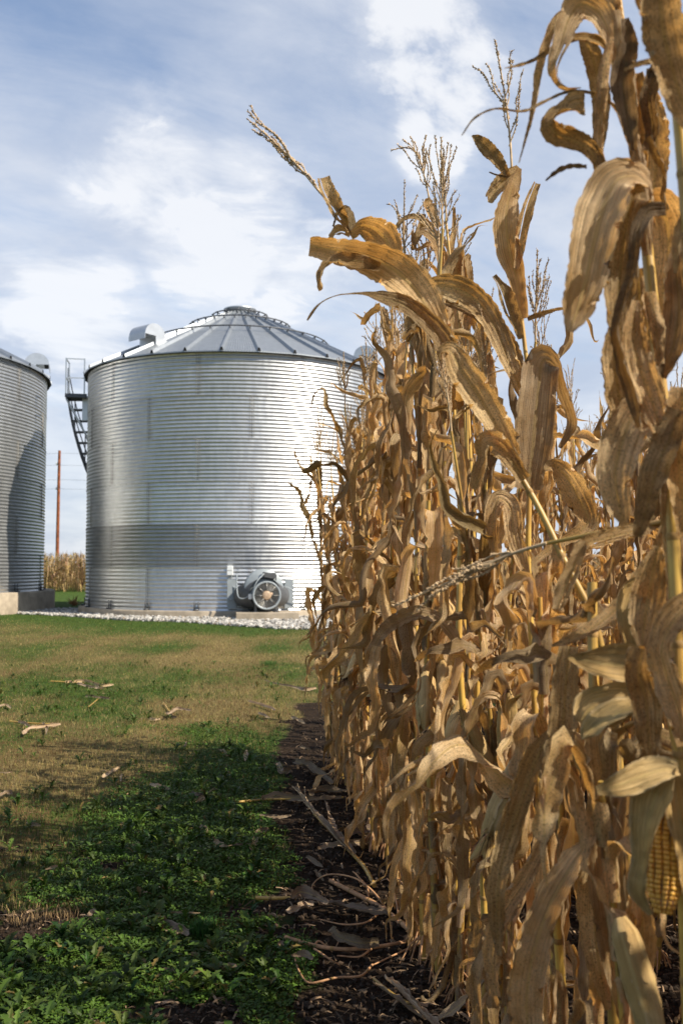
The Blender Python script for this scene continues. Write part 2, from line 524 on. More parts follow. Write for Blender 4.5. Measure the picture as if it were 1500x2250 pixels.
def soil_amount(x, y):
    edge = np.where(y < 10, row_x(np.minimum(y, 7.5)) - 0.66 + 0.025 * y, -0.2) + 0.34 * (vnoise(x * 1.3, y * 0.9, 5) - 0.5)
    s = sstep(-0.14, 0.20, x - edge + .25 * (vnoise(x * 4.1, y * 3.3, 6) - .5))
    s = np.maximum(s, .9 * sstep(.58, .70, vnoise(x * 2.6 + 3, y * 3.1, 8, 3) + .03 * (4 - y)) * sstep(5.6, 4.4, y) * (y > 0))
    return s * np.where(x > -2.5, 1, 0) * (1 - sstep(8.3, 12.5, y + 4.5 * (vnoise(x * 2.2 + 9, y * 1.1, 14, 3) - .5)) * (x < 1.5) * 0.95)


def green_amount(x, y):
    g = 0.46 + 0.95 * (vnoise(x * 0.95 + 4, y * 0.55, 11, 4) - 0.5) + 0.5 * (vnoise(x * 3.3, y * 2.0, 12, 3) - 0.5)
    g = g + 0.42 * sstep(1.5, 0.2, np.abs(x - (-0.72 - 0.01 * y)) / 0.5) * sstep(9.5, 7.5, y)      # clover strip along the corn
    g = g + 0.16 * sstep(6.4, 4.6, y)                                                # weedy foreground
    g = g - 0.28 * np.exp(-((x + 1.55) / 0.75) ** 2 - ((y - 7.4) / 1.2) ** 2)            # worn brown patch
    edge_y = gravel_edge(x)
    g = g + 0.75 * sstep(4.2, 1.2, edge_y - y) * sstep(0.5, -3.0, x) * (y > 15)              # greener band by the stones
    
    g = g + 0.4 * (vnoise(x * 0.35 + 9, y * 1.1, 23, 3) - 0.5) * sstep(9, 12, y)
    return np.clip(g, 0, 1)


BIN_C = np.array((-3.17, 30.8)); BIN_R = 4.57
LBIN_C = np.array((-15.74, 30.4)); LBIN_R = 6.4


def gravel_edge(x):
    """front limit of the white stones"""
    xs = np.array((-40, -22, -10.3, -8, -5.3, -3.6, -2.5, -1.3, -0.4, 1.0, 4.0, 20))
    ys = np.array((24, 24.5, 29.2, 27.6, 25.0, 24.1, 22.7, 21.6, 21.3, 21.6, 23.5, 30))
    return np.interp(x, xs, ys) + 0.25 * (vnoise(x * 2.1, x * 0.0, 3) - 0.5)


def axis(near, lo, hi, far):
    a = np.arange(lo, hi + 1e-6, near)
    g = []; step = near; v = hi
    while v < far:
        step *= 1.35; v += step; g.append(v)
    l = []; step = near; v = lo
    while v > -far:
        step *= 1.35; v -= step; l.append(v)
    return np.array(l[::-1] + list(a) + g)


gx = axis(0.09, -5.0, 1.6, 2600); gy = axis(0.09, 0.5, 10.0, 2600)
X, Y = np.meshgrid(gx, gy)
soil = soil_amount(X, Y); green = green_amount(X, Y)
nearm = sstep(14, 6, Y) * (np.abs(X) < 6) * (Y > 0)
Z = nearm * (0.035 * (vnoise(X * 2.2, Y * 2.2, 31, 3) - 0.5) + 0.03 * soil * (vnoise(X * 9, Y * 9, 37, 2) - 0.5))
gm = MB()
gm.add(np.stack([X, Y, Z], -1).reshape(-1, 3), grid(len(gy), len(gx)), 0, None, np.stack([green, soil, 0 * soil], -1).reshape(-1, 3))
tag(gm.build('ground', M_GROUND, colors=True), 'mown autumn lawn running into bare dark soil under the corn', None, None, 'structure')


def ground_z(x, y):
    nm = sstep(14, 6, y) * (np.abs(x) < 6) * (y > 0)
    return nm * (0.035 * (vnoise(x * 2.2, y * 2.2, 31, 3) - 0.5) + 0.03 * soil_amount(x, y) * (vnoise(x * 9, y * 9, 37, 2) - 0.5))


# ------------------------------------------------------------------ grain bins
def roof_z(ze, Re, r):
    return ze + 0.03 + (Re - r) * 0.5


def grain_bin(name, c, R, zb, ze, label, seam0, vents, handholds, n=240, rings=6, tints=None, stairs=None):
    root = empty(name, (c[0], c[1], zb), label, 'grain bin')
    H = ze - zb; rh = H / rings
    per = 11; sub = 8
    tints = tints or [1] * rings
    for k in range(rings):                                   # k = 0 is the lowest ring
        z0 = k * rh
        z = np.linspace(0, rh, per * sub + 1)
        r = R + 0.0125 * np.cos(2 * np.pi * z / rh * per) + (0.004 if k % 2 else 0.0)
        mb = MB()
        off = math.radians(seam0 + (18 if k % 2 else 0))
        # rotate so that sheet joints fall on whole multiples of the sheet angle
        prof = np.stack([r, z0 + z], 1)
        mb.lathe(prof, n, a0=off, a1=off + 2 * math.pi)
        mb.U[-1][:, 0] -= off
        for s_ in range(10):                                 # bolts of the upright joints
            a = off + math.radians(36) * s_
            for zz in np.linspace(0.05, rh - 0.05, 2 * per):
                for da in (-0.012, 0.012):
                    rr = R + 0.014
                    p = np.array((rr * math.sin(a + da), -rr * math.cos(a + da), z0 + zz))
                    mb.box(p, (0.016, 0.016, 0.016), None, 1)
            mb.bar((R * 1.0018 * math.sin(a), -R * 1.0018 * math.cos(a), z0 + .01), (R * 1.0018 * math.sin(a), -R * 1.0018 * math.cos(a), z0 + rh - .01), .006, .012, 1)
        for a in np.arange(0, 2 * math.pi, math.radians(3)):  # bolts of the level joint
            rr = R + 0.013
            mb.box((rr * math.sin(a), -rr * math.cos(a), z0 + rh - 0.03), (0.016, 0.016, 0.014), None, 1)
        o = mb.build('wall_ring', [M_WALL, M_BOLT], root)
        tnt = tints[k]
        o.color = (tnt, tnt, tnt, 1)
    # roof
    Re = R + 0.15
    ns = 30 if R < 5 else 40
    rb = MB()
    rs = np.array((0.46, 0.9, 1.5, 2.2, 2.9, 3.6, 4.2, Re)) if R < 5 else np.linspace(0.5, Re, 9)
    zr = np.array([roof_z(H, Re, r) for r in rs])
    for i in range(ns):
        a0 = 2 * math.pi * i / ns; a1 = a0 + 2 * math.pi / ns
        V = []
        U = []
        for r, z in zip(rs, zr):
            for f in (0, .5, 1):
                q0 = np.array((r * math.sin(a0), -r * math.cos(a0))); q1 = np.array((r * math.sin(a1), -r * math.cos(a1)))
                q = q0 * (1 - f) + q1 * f
                V.append((q[0], q[1], z)); U.append((i + f, r))
        rb.add(V, grid(len(rs), 3)[:, ::-1], 0, U)
        # turned-down lip, and a black face painting the shade under it
        e0 = np.array((Re * math.sin(a0), -Re * math.cos(a0), zr[-1])); e1 = np.array((Re * math.sin(a1), -Re * math.cos(a1), zr[-1]))
        rb.add([e0, e1, e1 - (0, 0, .035), e0 - (0, 0, .035)], [(0, 1, 2, 3)], 0, [(i, 0), (i + 1, 0), (i + 1, 0), (i, 0)])
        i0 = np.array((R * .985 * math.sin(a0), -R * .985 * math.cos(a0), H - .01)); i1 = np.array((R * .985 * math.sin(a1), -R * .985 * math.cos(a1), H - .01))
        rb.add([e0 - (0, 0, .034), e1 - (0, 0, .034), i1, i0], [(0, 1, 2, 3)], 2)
        # standing rib between two panels
        rad = np.array((math.sin(a0), -math.cos(a0), 0)); tan = np.array((math.cos(a0), math.sin(a0), 0))
        V = []
        for r, z in zip(rs, zr):
            wv = .05 if r > 1.2 else .05 * r / 1.2
            hgt = .085 if r > 1.2 else .05
            for du, dz_ in ((-wv, -.005), (-wv * .45, hgt), (wv * .45, hgt), (wv, -.005)):
                V.append(rad * r + tan * du + np.array((0, 0, z + dz_)))
        rb.add(V, grid(len(rs), 4)[:, ::-1], 0, [(0.25, 0)] * len(V))
        e = len(V)
        rb.add([V[e - 4] + rad * .012, V[e - 3] + rad * .012, V[e - 2] + rad * .012, V[e - 1] + rad * .012], [(0, 1, 2, 3)], 2)  # black face paints the shade inside the open rib end
    roof = rb.build('roof', [M_ROOF, M_PART, M_BLACK], root, smooth=False)
    for r in handholds:                                      # rings of bar carried on clips
        hb = MB()
        z = roof_z(H, Re, r) + .16
        a = np.linspace(0, 2 * math.pi, 91)
        hb.tube(np.stack([r * np.sin(a), -r * np.cos(a), np.full(91, z)], 1), .022, 6, 0, False)
        for i in range(ns):
            if r < 1.1 and i % 2: continue
            aa = 2 * math.pi * i / ns
            rad = np.array((math.sin(aa), -math.cos(aa), 0)); b0 = rad * r
            hb.bar(b0 + (0, 0, z - .14), b0 + (0, 0, z + .02), .03, .035, 0)
            hb.bar(b0 + rad * .05 + (0, 0, z), b0 - rad * .10 + (0, 0, z - .06), .02, .025, 0)
        hb.build('handhold_ring', M_DARKSTEEL, roof)
    cap = MB()
    zt = roof_z(H, Re, rs[0])
    cap.lathe([(rs[0] - .02, zt - .03), (rs[0] - .02, zt + .12), (rs[0] + .05, zt + .13), (rs[0] + .05, zt + .175), (rs[0] - .02, zt + .185), (rs[0] * .5, zt + .23), (0.01, zt + .245)], 48)
    for aa in np.arange(0, 6.28, .785):
        cap.bar(((rs[0] + .03) * math.sin(aa), -(rs[0] + .03) * math.cos(aa), zt - .02), ((rs[0] + .03) * math.sin(aa), -(rs[0] + .03) * math.cos(aa), zt + .13), .04, .03, 1)
    cap.build('roof_cap', [M_PART, M_DARKSTEEL], roof)
    for (ang, rv, sc) in vents:                              # half-round hoods, mouth down the slope
        aa = math.radians(ang)
        Rm = np.stack([(math.sin(aa), -math.cos(aa), 0), (math.cos(aa), math.sin(aa), 0), (0, 0, 1)], 1)
        pz = roof_z(H, Re, rv)
        th = np.linspace(0, math.pi, 19)
        out = [(0.10 + .36 * math.cos(x), .20 + .34 * math.sin(x)) for x in th] + [(-.26, -.10), (0.08, -.18), (0.08, .19)]
        vb = MB()
        vb.extrude(np.array(out) * sc, -.36 * sc, .36 * sc, (Rm, (rv * math.sin(aa), -rv * math.cos(aa), pz)))
        vb.add((np.array([(0.10, -.345, .196), (.44, -.345, .196), (.44, .345, .196), (.10, .345, .196)]) * sc) @ Rm.T + (rv * math.sin(aa), -rv * math.cos(aa), pz), [(0, 1, 2, 3)], 1)  # black sheet paints the shade in the hood's mouth
        vb.extrude(np.array([(.46, .06), (.47, .06), (.47, .21), (.46, .21)]) * sc, -.365 * sc, .365 * sc, (Rm, (rv * math.sin(aa), -rv * math.cos(aa), pz)))
        vb.extrude(np.array([(-.32, -.02), (.30, -.33), (.30, -.30), (-.32, .01)]) * sc, -.42 * sc, .42 * sc, (Rm, (rv * math.sin(aa), -rv * math.cos(aa), pz + .08 * sc)))
        vb.build('roof_vent', [M_PART, M_BLACK], roof, smooth=False)
    # anchor brackets round the foot
    ab = None
    for s_ in range(20):
        a = math.radians(seam0 + 18 * s_)
        ab = MB()
        for da in (-.012, .012):
            ab.bar((( R + .03) * math.sin(a + da), -(R + .03) * math.cos(a + da), .0), ((R + .03) * math.sin(a + da), -(R + .03) * math.cos(a + da), .24), .025, .02)
        ab.box(((R + .06) * math.sin(a), -(R + .06) * math.cos(a), .02), (.12, .12, .04))
        ab.build('anchor_bracket', M_CHARCOAL, root)
    return root


ZB = 0.19; ZE = 7.05
near_bin = grain_bin('grain_bin', BIN_C, BIN_R, ZB, ZE, 'silver corrugated grain bin with outside stairs, just behind the corn', -26,
                     [(-40, 3.55, 1.0), (77, 3.95, .95), (160, 3.8, .95), (-130, 3.8, .95)], (2.75, 1.55, .85), tints=[1.0, 0.60, 0.98, 0.95, 0.93, 0.97])
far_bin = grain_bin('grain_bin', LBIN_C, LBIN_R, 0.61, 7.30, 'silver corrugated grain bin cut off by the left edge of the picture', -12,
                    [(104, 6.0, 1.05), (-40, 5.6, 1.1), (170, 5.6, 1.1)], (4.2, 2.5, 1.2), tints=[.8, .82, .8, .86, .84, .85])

# concrete rings the bins stand on
for (c, r0, z1, lab, nm) in ((BIN_C, BIN_R + .20, ZB, 'low round concrete slab under the bin with the fan', 'concrete_slab'),
                             (LBIN_C, LBIN_R + .36, .61, 'tall round concrete plinth under the bin at the left edge', 'concrete_plinth')):
    mb = MB()
    mb.lathe([(r0, -.2), (r0, z1 - .03), (r0 - .03, z1), (0.05, z1 + .001)], 120)
    o = mb.build(nm, M_CONCRETE, None, (c[0], c[1], 0))
    tag(o, lab, 'foundation')

# outside stairs of the near bin: they wind up round its left side, parts of the bin
st = empty('stairway', (0, 0, 0)); st.parent = near_bin
A0 = math.radians(-84.0); dA = math.radians(-2.95); RISE = 0.31
PLAT = 6.52 - ZB
ri, ro = BIN_R + .10, BIN_R + .66


def cyl(r, a, z): return np.array((r * math.sin(a), -r * math.cos(a), z))


pm = MB()
for k in range(8):                                           # slatted landing
    f0 = ri + (ro - ri) * (k + .1) / 8; f1 = ri + (ro - ri) * (k + .85) / 8
    pm.bar(cyl((f0 + f1) / 2, A0 + .10, PLAT), cyl((f0 + f1) / 2, A0 - .035, PLAT), f1 - f0, .04)
for a in (A0 + .105, A0 - .04):
    pm.bar(cyl(ri - .06, a, PLAT - .02), cyl(ro + .02, a, PLAT - .02), .04, .11)
for r in (ri, ro + .01):
    pm.bar(cyl(r, A0 + .105, PLAT - .02), cyl(r, A0 - .04, PLAT - .02), .03, .10)
pm.build('platform', M_DARKSTEEL, st, smooth=False)
hr = MB()
for (r, a) in ((ri + .02, A0 + .10), (ro, A0 + .10), (ro, A0 - .035)):
    hr.bar(cyl(r, a, PLAT - .05), cyl(r, a, PLAT + 1.12), .035)
for z in (PLAT + .52, PLAT + 1.1):
    hr.bar(cyl(ri + .02, A0 + .10, z), cyl(ro, A0 + .10, z), .03)
    hr.bar(cyl(ro, A0 + .10, z), cyl(ro, A0 - .035, z), .03)
hr.build('guard_rail', M_PART, st, smooth=False)
NST = 19
for k in range(1, NST):
    a = A0 - .035 + dA * k; z = PLAT - RISE * k
    tm = MB()
    tm.bar(cyl(ri - .02, a, z), cyl(ro, a, z), .23, .035)
    tm.bar(cyl(ri - .02, a + .02, z - .03), cyl(ro, a + .02, z - .03), .03, .06)
    tm.build('tread', M_DARKSTEEL, st, smooth=False)
sm_ = MB()
for r in (ri - .02, ro + .01):
    P = [cyl(r, A0 - .035 + dA * k, PLAT - RISE * k - .05) for k in range(0, NST + 1)]
    for p, q in zip(P[:-1], P[1:]): sm_.bar(p, q, .03, .17)
sm_.build('stringer', M_DARKSTEEL, st, smooth=False)
rl = MB()
for h in (.5, .95):
    P = np.array([cyl(ro + .03, A0 - .035 + dA * k, PLAT - RISE * k + h) for k in range(0, NST + 1)])
    rl.tube(P, .018, 6)
for k in range(0, NST + 1, 3):
    rl.bar(cyl(ro + .03, A0 - .035 + dA * k, PLAT - RISE * k - .1), cyl(ro + .03, A0 - .035 + dA * k, PLAT - RISE * k + .95), .03)
rl.build('handrail', M_DARKSTEEL, st, smooth=False)
bx = MB()
bx.box(cyl(BIN_R + .07, A0 + .03, PLAT - .35), (.12, .25, .75), [[math.cos(A0), -math.sin(A0), 0], [math.sin(A0), math.cos(A0), 0], [0, 0, 1]])
bx.bar(cyl(ro, A0 + .09, PLAT - .1), cyl(ri - .06, A0 + .05, PLAT - 1.25), .035)
bx.bar(cyl(ro, A0 - .03, PLAT - .1), cyl(ri - .06, A0 - .03, PLAT - 1.25), .035)
bx.build('stair_bracket', M_PART, st, smooth=False)

# ------------------------------------------------------------------ drying fan on its pad
fp = at(567, 1300, 25.6)
FX, FY = fp[0], BIN_C[1] - math.sqrt(BIN_R**2 - (fp[0] - BIN_C[0])**2)
ang = math.atan2(FX - BIN_C[0], BIN_C[1] - FY)
FR = np.array([[math.cos(ang), -math.sin(ang), 0], [math.sin(ang), math.cos(ang), 0], [0, 0, 1]])   # local y points into the bin
fan = empty('drying_fan', (FX, FY, ZB), 'grey drying fan with round wire grille at the foot of the bin', 'fan', None, ang)
mb = MB()                                                   # duct that widens to the wall
prof = []
k = 24
a = np.arange(k) * 2 * np.pi / k
sec = []
for (y, wx, wz, zc) in ((.0, .72, .34, .40), (-.30, .72, .34, .40), (-.60, .58, .40, .43), (-.80, .40, .42, .47)):
    ex = 0.75 if y > -.4 else 1.0
    sec.append(np.stack([wx * np.sign(np.cos(a)) * np.abs(np.cos(a)) ** ex, np.full(k, y), zc + wz * np.sign(np.sin(a)) * np.abs(np.sin(a)) ** ex], 1))
mb.add(np.concatenate(sec), grid(4, k, True))
mb.build('transition_duct', M_CHARCOAL, fan)
for s_ in (-1, 1):
    mb = MB(); mb.box((s_ * .76, -.035, .44), (.24, .03, .76)); mb.build('wall_flange', M_GREYPAINT, fan, smooth=False)
RY = np.array([[1, 0, 0], [0, 0, -1], [0, 1, 0]], float)      # lathe axis z -> -y
def ylathe(mb, prof, cz, cx=0.0, n=48, mi=0):
    mb.lathe(prof, n, (RY, (cx, 0, cz)), mi)
mb = MB()
ylathe(mb, [(.0, .42), (.50, .42), (.505, .44), (.505, .62), (.49, .64), (.0, .641)], .60)
mb.build('fan_housing', M_GREYPAINT, fan)
mb = MB()
ylathe(mb, [(.33, .62), (.345, .70), (.345, 1.06), (.32, 1.06), (.315, .75), (.0, .74)], .43, .0)
mb.build('intake_tube', M_CHARCOAL, fan)
mb = MB()
ylathe(mb, [(.345, 1.03), (.365, 1.035), (.365, 1.09), (.35, 1.10), (.315, 1.095), (.310, 1.05)], .43, .0)
mb.build('intake_rim', M_GREYPAINT, fan)
mb = MB()
for r in np.linspace(.09, .31, 11):
    t_ = np.linspace(0, 2 * math.pi, 41)
    mb.tube(np.stack([.0 + r * np.cos(t_), np.full(41, -1.085), .43 + r * np.sin(t_)], 1), .0045, 5, 0, False)
for i in range(8):
    t_ = i * math.pi / 4
    mb.bar((.0 + .05 * math.cos(t_), -1.092, .43 + .05 * math.sin(t_)), (.0 + .33 * math.cos(t_), -1.092, .43 + .33 * math.sin(t_)), .014, .012)
mb.build('grille', M_WIRE, fan)
mb = MB()
ylathe(mb, [(.0, .74), (.12, .75), (.125, 1.00), (.115, 1.10), (.085, 1.115), (.0, 1.12)], .43, .0, 32)
mb.box((.11, -1.05, .47), (.08, .08, .07))
mb.build('motor', M_MOTOR, fan)
mb = MB()
for i in range(7):
    t_ = i * 2 * math.pi / 7 + .2
    c_, s_ = math.cos(t_), math.sin(t_)
    V = [(.0 + r * c_ - o * s_, -.86 + o2, .43 + r * s_ + o * c_) for r, o, o2 in ((.12, -.04, -.03), (.30, -.08, -.03), (.30, .06, .05), (.12, .03, .03))]
    mb.add(V, [(0, 1, 2, 3)])
mb.build('fan_blade', M_GREYPAINT, fan, smooth=False)
for s_ in (-1, 1):
    mb = MB()
    mb.bar((.0 + s_ * .27, -.98, .0), (.0 + s_ * .27, -.98, .24), .06, .06)
    mb.box((.0 + s_ * .27, -.93, .01), (.12, .26, .02))
    mb.build('leg', M_CHARCOAL, fan, smooth=False)
mb = MB()
mb.box((.13, -.70, .93), (.30, .12, .14)); mb.bar((-.02, -.70, .92), (-.03, -.70, 1.02), .04)
mb.bar((-.03, -.70, 1.01), (.30, -.70, .95), .03); mb.bar((.30, -.70, .96), (.29, -.70, .80), .03)
mb.build('control_bracket', M_CHARCOAL, fan, smooth=False)
mb = MB(); mb.box((-.40, -.93, .40), (.09, .02, .13)); mb.build('rating_plate', M_WHITEBOX, fan, smooth=False)
mb = MB()
def loc_at(px, py, y): return at(px, py, y)
q = spline([(-.68, -.42, .95), (-.68, -.60, .45), (-.63, -.75, .35), (-.5, -.80, .36), (-.35, -.85, .50), (-.22, -.86, .78), (-.02, -.75, .98)], 40)
mb.tube(q, .017, 6)
mb.build('power_cord', M_GREYPAINT, fan)

jb = empty('junction_box', at(506, 1253, 26.22), 'small white electrical box on the bin wall left of the fan', 'electrical box')
mb = MB()
mb.box((0, -.06, 0.05), (.14, .10, .10)); mb.box((0, -.06, -.07), (.14, .10, .11)); mb.box((0, -.01, 0), (.15, .03, .24))
mb.build('box_body', M_WHITEBOX, jb, smooth=False)
for dx_, P in ((-.035, [(-.035, -.06, -.12), (-.035, -.06, -.40), (-.035, -.06, -.62), (0, -.12, -.74), (.07, -.25, -.77)]), (.04, [(.04, -.06, -.12), (.04, -.06, -.33), (.08, -.08, -.43), (.17, -.12, -.47), (.30, -.2, -.48)])):
    mb = MB(); mb.tube(spline(P, 30), .016, 8); mb.build('conduit', M_GREYPAINT, jb)
cb = MB()
P = [at(618, 1290, FY - .15), at(632, 1291, FY - .1), at(650, 1302, FY - .02), at(668, 1312, FY + .06), at(700, 1316, FY + .25), at(730, 1322, FY + .42)]
cb.tube(spline(P, 30), .014, 6)
tag(cb.build('cable', M_GREYPAINT), 'grey cable running along the bin wall to the right of the fan', 'cable')

pad = MB()
pc = at(597, 1343, 24.55)
pad.box((0, 0, 0), (1.55, 1.55, .30)); 
V = pad.V[0]; V[4:] *= (.992, .992, 1)
o = pad.build('fan_pad', M_CONCRETE, None, (FX + .22, FY - .85, .045), smooth=False)
o.rotation_euler = (0, 0, ang * .55)
tag(o, 'square concrete pad under the drying fan', 'concrete pad')

# ------------------------------------------------------------------ white stones round the bins (nobody could count them)
n = 15000
xs = RNG.uniform(-17, 6, n * 3); e = gravel_edge(xs)
ys = e + RNG.uniform(0, 1, n * 3) ** 1.3 * 8.5
d1 = np.hypot(xs - BIN_C[0], ys - BIN_C[1]); d2 = np.hypot(xs - LBIN_C[0], ys - LBIN_C[1])
ok = (d1 > BIN_R + .18) & (d2 > LBIN_R + .33) & (d1 < BIN_R + 5.3) | ((xs < -5) & (d2 < LBIN_R + 3.4) & (d2 > LBIN_R + .33) & (d1 > BIN_R + .18))
ok &= ys < 31.5
xs = xs[ok][:n]; ys = ys[ok][:n]; n = len(xs)
ico = np.array([(0, 0, 1), (.9, 0, .45), (.28, .85, .45), (-.72, .53, .45), (-.72, -.53, .45), (.28, -.85, .45), (.72, .53, -.45), (-.28, .85, -.45), (-.9, 0, -.45), (-.28, -.85, -.45), (.72, -.53, -.45), (0, 0, -1)])
icof = np.array([(0, 1, 2), (0, 2, 3), (0, 3, 4), (0, 4, 5), (0, 5, 1), (1, 6, 2), (2, 7, 3), (3, 8, 4), (4, 9, 5), (5, 10, 1), (2, 6, 7), (3, 7, 8), (4, 8, 9), (5, 9, 10), (1, 10, 6)])
sz = RNG.uniform(.022, .060, (n, 1, 1))
V = ico[None] * sz * RNG.uniform(.6, 1.25, (n, 1, 3)) * (1, 1, .75) * RNG.uniform(.8, 1.15, (n, 12, 1))
th = RNG.uniform(0, 6.28, n); cs, sn = np.cos(th)[:, None], np.sin(th)[:, None]
V = np.stack([V[..., 0] * cs - V[..., 1] * sn + xs[:, None], V[..., 0] * sn + V[..., 1] * cs + ys[:, None], V[..., 2] + RNG.uniform(.0, .05, n)[:, None]], -1)
Fi = (icof[None] + 12 * np.arange(n)[:, None, None]).reshape(-1, 3)
tn = RNG.uniform(.16, .52, (n, 1)) * np.array([[1, .95, .86]])
tn = np.where(RNG.random((n, 1)) < .06, tn * (.6, .5, .4), tn)
mb = MB(); mb.add(V.reshape(-1, 3), Fi, 0, None, np.repeat(tn, 12, 0))
tag(mb.build('white_gravel', M_STONE, smooth=False, colors=True), 'white crushed stone spread round the feet of the bins', None, None, 'stuff')
# bed under the stones
bed = MB()
bxs = np.linspace(-17, 6, 93)
rows = []
for f in np.linspace(0, 1, 22): rows.append(np.stack([bxs, gravel_edge(bxs) + .05 + f * (32 - gravel_edge(bxs)), np.full(93, .006)], 1))
bed.add(np.concatenate(rows), grid(22, 93))
M_BED = simple('pale_grit', (.36, .33, .28), .95, 0, .35, 14, .5, .1)
tag(bed.build('gravel_bed', M_BED), 'pale grit between the white stones', None, None, 'structure')

# small brown weed between the two foundations
wd = MB()
for i in range(60):
    a_ = RNG.uniform(0, 6.28); l_ = RNG.uniform(.12, .40); e_ = RNG.uniform(.3, 1.4)
    wd.tube(np.array([(0, 0, 0), (l_ * .5 * math.cos(a_) * math.cos(e_), l_ * .5 * math.sin(a_) * math.cos(e_), l_ * .55 * math.sin(e_)), (l_ * math.cos(a_) * math.cos(e_), l_ * math.sin(a_) * math.cos(e_), l_ * math.sin(e_))]), (.012, .012, .003), 4)
p_ = on_ground(163, 1331)
o = wd.build('dry_weed', M_ROOT, None, (p_[0], p_[1], 0.0))
tag(o, 'small brown dead weed on the stones between the two bins', 'weed')

# ------------------------------------------------------------------ utility pole and lines, far behind
pp = at(125.5, 1245, 100.0)
pole = empty('utility_pole', (pp[0], 100, 0), 'tall reddish wooden utility pole seen between the two bins', 'utility pole')
mb = MB(); zt = at(127, 990, 100)[2]
mb.tube([(0, 0, -.3), (.02, 0, 4), (.05, 0, 9), (.08, 0, zt)], (.19, .175, .155, .135), 12)
mb.build('shaft', M_POLE, pole)
mb = MB(); mb.tube([(0.01, -.0, 2.05), (.012, 0, 2.35)], .2, 12); mb.build('marker_band', M_CHARCOAL, pole)
for (py, nm) in ((1019, 1), (1073, 1)):
    z = at(127, py, 100)[2]
    mb = MB(); mb.box((-.16, 0, z), (.16, .12, .28)); mb.build('insulator', M_WHITEBOX, pole)
for py, lab in ((996, 'topmost thin power line crossing the pole between the bins'), (1022, 'second power line from the top between the bins'),
                (1054, 'third power line from the top between the bins'), (1074, 'lowest power line crossing the pole between the bins')):
    z = at(127, py, 99.8)[2]
    mb = MB()
    t_ = np.linspace(-1, 1, 61)
    mb.tube(np.stack([pp[0] + 60 * t_, 99.75 - 6 * t_, z + 1.8 * (t_ ** 2 - np.abs(t_))], 1), .013, 5)
    tag(mb.build('power_line', M_CABLE), lab, 'power line', 'power lines on the wooden pole')

# ------------------------------------------------------------------ corn
def blade(mb, P, hw, curl, roll, N0, rng, ruf=0.006, rag=0.12, nu=8, split=None, mi=0, Nfix=None, v0=0.0):
    """one dry leaf blade: path, half width, cross-section curl and roll along it"""
    P = np.asarray(P, float); n = len(P)
    if Nfix is None: T, N, B = frames(P, N0)
    else:
        T = unit(np.gradient(P, axis=0)); N = Nfix - T * np.sum(Nfix * T, 1)[:, None]; N = unit(N); B = np.cross(T, N)
    c, s = np.cos(roll)[:, None], np.sin(roll)[:, None]
    N, B = N * c + B * s, B * c - N * s
    L = np.concatenate([[0], np.cumsum(np.linalg.norm(np.diff(P, axis=0), axis=1))])
    u = np.linspace(-1, 1, nu + 1)
    cu = np.maximum(np.abs(curl), .05)[:, None]
    sg = np.where(curl < 0, -1, 1)[:, None]
    wl = np.repeat(hw[:, None], nu + 1, 1)
    sc = np.ones((n, nu + 1))
    jag = 1 - rag * rng.random((n, 2)) ** 2 - .35 * (rng.random((n, 2)) < .05) * (rag > .1)
    sc[:, 0] = jag[:, 0]; sc[:, -1] = jag[:, 1]
    lat = wl * np.sin(cu * u) / cu * sc
    upw = wl * (1 - np.cos(cu * u)) / cu * sg
    ph = rng.uniform(0, 6.28, 4); k1, k2 = rng.uniform(35, 70), rng.uniform(60, 110)
    env = np.minimum(1, hw / (hw.max() * .6 + 1e-6))[:, None]
    k1 = k1 * .8
    am = np.stack([walk(rng, n, -.4, 1.6, 9), walk(rng, n, -.4, 1.6, 9)], 1)[:, (u > 0).astype(int)]
    wav = am * np.where(u < 0, np.sin(k1 * L[:, None] + ph[0]) + .6 * np.sin(k2 * L[:, None] + ph[1]), np.sin(k1 * 1.13 * L[:, None] + ph[2]) + .6 * np.sin(k2 * .9 * L[:, None] + ph[3]))
    upw = upw + ruf * env * np.abs(u) ** 1.6 * wav
    npl_ = rng.integers(4, 9)
    upw = upw + np.minimum(.06 * wl, .0018) * env * np.sin(u * npl_ * math.pi + 1.3 * np.sin(6 * L[:, None] + ph[0]) + ph[1]) * (np.abs(u) < .99)
    upw = upw + .0016 * env * np.sin((170 * L[:, None] + 25 * np.abs(u)) + 2.5 * np.sin(21 * L[:, None] + ph[2])) * (.4 + .6 * np.abs(u))
    fold = -0.10 * wl * (1 - np.abs(u)) * env          # keel at the midrib
    V = P[:, None] + B[:, None] * lat[..., None] + N[:, None] * (upw + fold)[..., None]
    F = grid(n, nu + 1)
    if split is not None:
        j, i0 = split
        fi = np.arange(len(F)); keep = ~((fi % nu == j) & (fi // nu >= i0))
        F = F[keep]
    uv = np.stack(np.broadcast_arrays((u * .5 + .5)[None, :], L[:, None] + v0), -1)
    mb.add(V.reshape(-1, 3), F, mi, uv.reshape(-1, 2))


def walk(rng, n, lo, hi, k=5):
    """smooth random function"""
    kk = rng.uniform(lo, hi, k + 1)
    return np.interp(np.linspace(0, k, n), np.arange(k + 1), kk) * .5 + np.interp(np.linspace(0, k, n) + .25, np.arange(k + 1), kk) * .5


